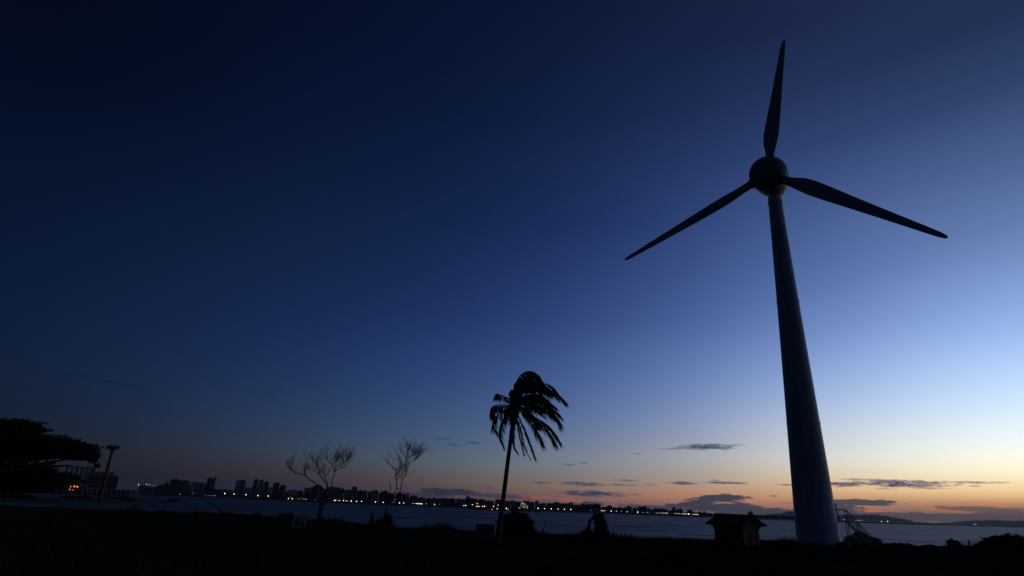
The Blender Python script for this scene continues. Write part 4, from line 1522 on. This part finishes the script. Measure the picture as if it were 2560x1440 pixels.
for i, (x, y, s) in enumerate(LAMPS):
    D = shore(x) + 24
    zg = SEA + 1.2
    p_ = at(x, y, D)
    hgt = max(float(p_[2]) - zg, 3.5)
    k = D / 1500
    o = tag(empty('street_lamp', (p_[0], p_[1], zg)), 'bright far lamp' if s >= .8 else 'faint far lamp', 'street lamp', 'bright lamps along the far shore' if s >= .8 else 'faint lamps along the far shore')
    BYPLACE.append((x, o, o['label']))
    m_ = MB()
    m_.tube([(0, 0, -1), (0, 0, hgt)], [.18, .1], 5)
    m_.build('pole', 'steel', o)
    m_ = MB()
    r = .40 * min(s, 1.35) * k + .05
    m_.ellipsoid((0, -.3, hgt), (r * .72, r * .72, r * 1.5), 6, 4)
    m_.build('lamp_head', 'lamp_white' if s >= .8 else 'lamp_dim', o)
SEG = [(0, 320, 'above the quay shed'), (320, 406, 'left of the dark tower group'), (406, 536, 'among the left tower group'), (536, 625, 'around the lone broad tower'), (625, 715, 'around the three slim towers'), (715, 800, 'left of the spreading dead tree'), (800, 885, 'right of the spreading dead tree trunk'), (885, 968, 'left of the slender dead tree'), (968, 1070, 'right of the slender dead tree'), (1070, 1166, 'left of the moored ship'), (1166, 1255, 'behind the ship, left of the palm trunk'), (1255, 1335, 'behind the ship, right of the palm trunk'), (1335, 1440, 'right of the moored ship'), (1440, 1530, 'above the overgrown stumps'), (1530, 1625, 'right of the overgrown stumps'), (1625, 1705, 'well left of the shed'), (1705, 1775, 'just left of the shed'), (1775, 1925, 'behind the shed'), (1925, 2060, 'beside the turbine tower, left'), (2060, 2600, 'right of the turbine tower')]
ORD = ['first', 'second', 'third', 'fourth', 'fifth', 'sixth', 'seventh', 'eighth', 'ninth', 'tenth', 'eleventh', 'twelfth', 'thirteenth', 'fourteenth', 'fifteenth', 'sixteenth']
for a0, a1, where in SEG:
    for kind_ in sorted({lb for _, _, lb in BYPLACE}):
        its = sorted([(x_, i_) for i_, (x_, o_, lb) in enumerate(BYPLACE) if lb == kind_ and a0 <= x_ < a1])
        for n_, (x_, i_) in enumerate(its):
            o_ = BYPLACE[i_][1]
            if len(its) == 1:
                o_['label'] = 'only %s %s' % (kind_, where)
            else:
                o_['label'] = '%s %s from the left, %s' % (ORD[n_], kind_, where)
# dim lamp low at the far left
p_ = at(22, 1226, 1000)
o = tag(empty('street_lamp', (p_[0], p_[1], SEA + .6)), 'low wide lamp near the water at the far left edge', 'street lamp')
hgt = float(p_[2]) - SEA - .6
m_ = MB()
m_.tube([(0, 0, -1), (0, 0, hgt)], .15, 5)
m_.build('pole', 'steel', o)
m_ = MB()
m_.box(0, -.3, hgt, 5.0, .5, .8)
m_.build('lamp_head', 'lamp_dim', o)

# ------------------------------------------------------------------ moored ship and boat
SD = 880
mid, wdt, h, rz = frame_at(1167, 1326, 1269, SD, SEA)
ship = tag(empty('cargo_ship', (mid[0], mid[1], SEA), rz), 'long dark moored ship with deck lights and a lit superstructure, behind the palm', 'ship')
Lh = wdt / 2
hh = 5.2
st = [(-Lh, .02, .9), (-Lh * .94, .35, 1.0), (-Lh * .82, .8, 1.0), (-Lh * .6, 1, .9), (Lh * .7, 1, .9), (Lh * .93, .95, .95), (Lh, .6, 1.0)]
vs = []
for x_, b_, k in st:
    z1 = hh * (k + (.15 if x_ < -Lh * .8 else 0))
    vs += [(x_ + (2.5 if x_ < -Lh * .9 else 0), -7 * b_ * .8, -1.0), (x_, -7 * b_, z1), (x_, 7 * b_, z1), (x_ + (2.5 if x_ < -Lh * .9 else 0), 7 * b_ * .8, -1.0)]
m_ = MB()
n = len(st)
fs = []
for i in range(n - 1):
    for k in range(4):
        fs.append((i * 4 + k, i * 4 + (k + 1) % 4, (i + 1) * 4 + (k + 1) % 4, (i + 1) * 4 + k))
fs += [(0, 1, 2, 3), ((n - 1) * 4 + 3, (n - 1) * 4 + 2, (n - 1) * 4 + 1, (n - 1) * 4)]
m_.add(vs, fs)
m_.build('hull', 'hull', ship)
m_ = MB()
m_.box(Lh * .84, 0, hh + 2.2, Lh * .22, 11, 4.6)
m_.box(Lh * .85, 0, hh + 5.6, Lh * .15, 9, 2.2)
m_.build('superstructure', 'cream', ship)
m_ = MB()
m_.box(Lh * .92, 0, hh + 8.0, 2.6, 2.6, 3.2, 0, .85)
m_.build('funnel', 'slate', ship)
for x_, hm_ in ((-Lh * .68, 8), (-Lh * .45, 6), (-Lh * .16, 6), (Lh * .82, 11)):
    m_ = MB()
    m_.tube([(x_, 0, hh - .6), (x_, 0, hh + hm_)], [.3, .15], 6)
    m_.build('mast', 'steel', ship)
lm_small = MB()
lm_small.ellipsoid((0, 0, 0), (.24, .24, .5), 6, 4)


def ship_lamp(px_, py_, mat, r):
    p_ = at(px_, py_, SD - 8)
    m_ = MB()
    rel = p_ - np.array([mid[0], mid[1], SEA])
    x_ = rel[0] * math.cos(rz) + rel[1] * math.sin(rz)
    y_ = -rel[0] * math.sin(rz) + rel[1] * math.cos(rz)
    r *= .72
    m_.ellipsoid((x_, y_, rel[2]), (r * .7, r * .7, r * 1.4), 6, 4)
    m_.build('deck_lamp', mat, ship)


for x_, y_, mt_, r in ((1181, 1262, 'lamp_white', .4), (1193, 1259, 'lamp_warm', .4), (1192, 1266, 'lamp_white', .55), (1197, 1266, 'lamp_warm', .5), (1206, 1266, 'lamp_warm', .45), (1211, 1266, 'lamp_warm', .55), (1234, 1266, 'lamp_red', .55), (1245, 1263, 'lamp_dim', .4), (1230, 1273, 'lamp_dim', .35), (1243, 1272, 'lamp_warm', .45), (1249, 1273, 'lamp_dim', .4), (1266, 1271, 'lamp_white', .55), (1270, 1273, 'lamp_dim', .35)):
    ship_lamp(x_, y_, mt_, r)
rgl = random.Random(4)
for i in range(26):
    u = rgl.random()
    y_ = 1256 + 15 * u
    x_ = 1309 + rgl.uniform(-1, 1) * (4 + 11 * u)
    ship_lamp(x_, y_, 'lamp_dim', rgl.uniform(.15, .26))
mid2, w2, h2, rz2 = frame_at(1334, 1351, 1281, 820, SEA)
boat = tag(empty('small_boat', (mid2[0], mid2[1], SEA), rz2), 'small dark boat on the water right of the ship', 'boat')
m_ = MB()
m_.add([(-w2 / 2, 0, 1.5), (-w2 * .3, -1.3, 1.1), (w2 / 2, -1.2, 1.0), (w2 / 2, 1.2, 1.0), (-w2 * .3, 1.3, 1.1), (-w2 * .4, 0, -.4), (w2 * .45, -.8, -.4), (w2 * .45, .8, -.4)], [(0, 1, 5), (1, 2, 6, 5), (2, 3, 7, 6), (3, 4, 5, 7), (4, 0, 5), (0, 4, 3, 2, 1), (5, 6, 7)])
m_.build('hull', 'hull', boat)
m_ = MB()
m_.box(w2 * .15, 0, 1.7, w2 * .3, 1.6, 1.4)
m_.build('cabin', 'slate', boat)

# ------------------------------------------------------------------ grass
n = 34000
a = rng.uniform(R(-46), R(46), n)
lipa = np.interp(a, LA, LD)
u = rng.random(n)
Dg = 24 + (lipa - 24) * u ** .8
edge = rng.random(n) < .28
Dg = np.where(edge, lipa + rng.uniform(-5, 3.0, n), Dg)
gx, gy = Dg * np.sin(a), Dg * np.cos(a)
clump = .5 + .5 * np.sin(gx * .31 + 1) * np.sin(gy * .23 + 2) + .35 * np.sin(gx * 1.1 + gy * .4)
keep = (rng.random(n) < .35 + .6 * clump)
gx, gy, clump, edgek = gx[keep], gy[keep], clump[keep], edge[keep]
gzv = np.array([gz(x_, y_) for x_, y_ in zip(gx, gy)])
tris = []
for kbl in range(4):
    m0 = len(gx)
    bxp = gx + rng.normal(0, .09, m0)
    byp = gy + rng.normal(0, .09, m0)
    hgt = rng.uniform(.12, .34, m0) * (.7 + .6 * clump) * np.where(edgek, 1 + 2.4 * np.clip(np.sin(gx * .9 + gy * .5) * np.sin(gx * .37 + 1.1), 0, 1), 1)
    an = rng.uniform(0, 2 * PI, m0)
    wv = rng.uniform(.018, .04, m0)
    lean = rng.normal(.10, .10, m0)
    leany = rng.normal(.02, .08, m0)
    A = np.stack([bxp - wv * np.cos(an), byp - wv * np.sin(an), gzv - .03], 1)
    B = np.stack([bxp + wv * np.cos(an), byp + wv * np.sin(an), gzv - .03], 1)
    C = np.stack([bxp + lean, byp + leany, gzv + hgt], 1)
    tris.append(np.stack([A, B, C], 1))
gr = quads_mesh('grass', np.concatenate(tris), 'grass')
tag(gr, 'dark windblown grass covering the near shore', 'grass', kind='stuff')

# ------------------------------------------------------------------ evening haze over the bay
mt = bpy.data.materials.new('haze')
mt.use_nodes = True
t = mt.node_tree
for n in list(t.nodes):
    t.nodes.remove(n)
pv = t.nodes.new('ShaderNodeVolumePrincipled')
pv.inputs['Color'].default_value = (.92, .95, 1.0, 1)
pv.inputs['Density'].default_value = HAZE
pv.inputs['Anisotropy'].default_value = .3
ov = t.nodes.new('ShaderNodeOutputMaterial')
t.links.new(pv.outputs[0], ov.inputs['Volume'])
M['haze'] = mt
m_ = MB()
m_.box(0, 5500, 73, 34000, 16000, 160)
tag(m_.build('haze', 'haze'), 'thin evening haze over the bay', 'haze', kind='stuff')
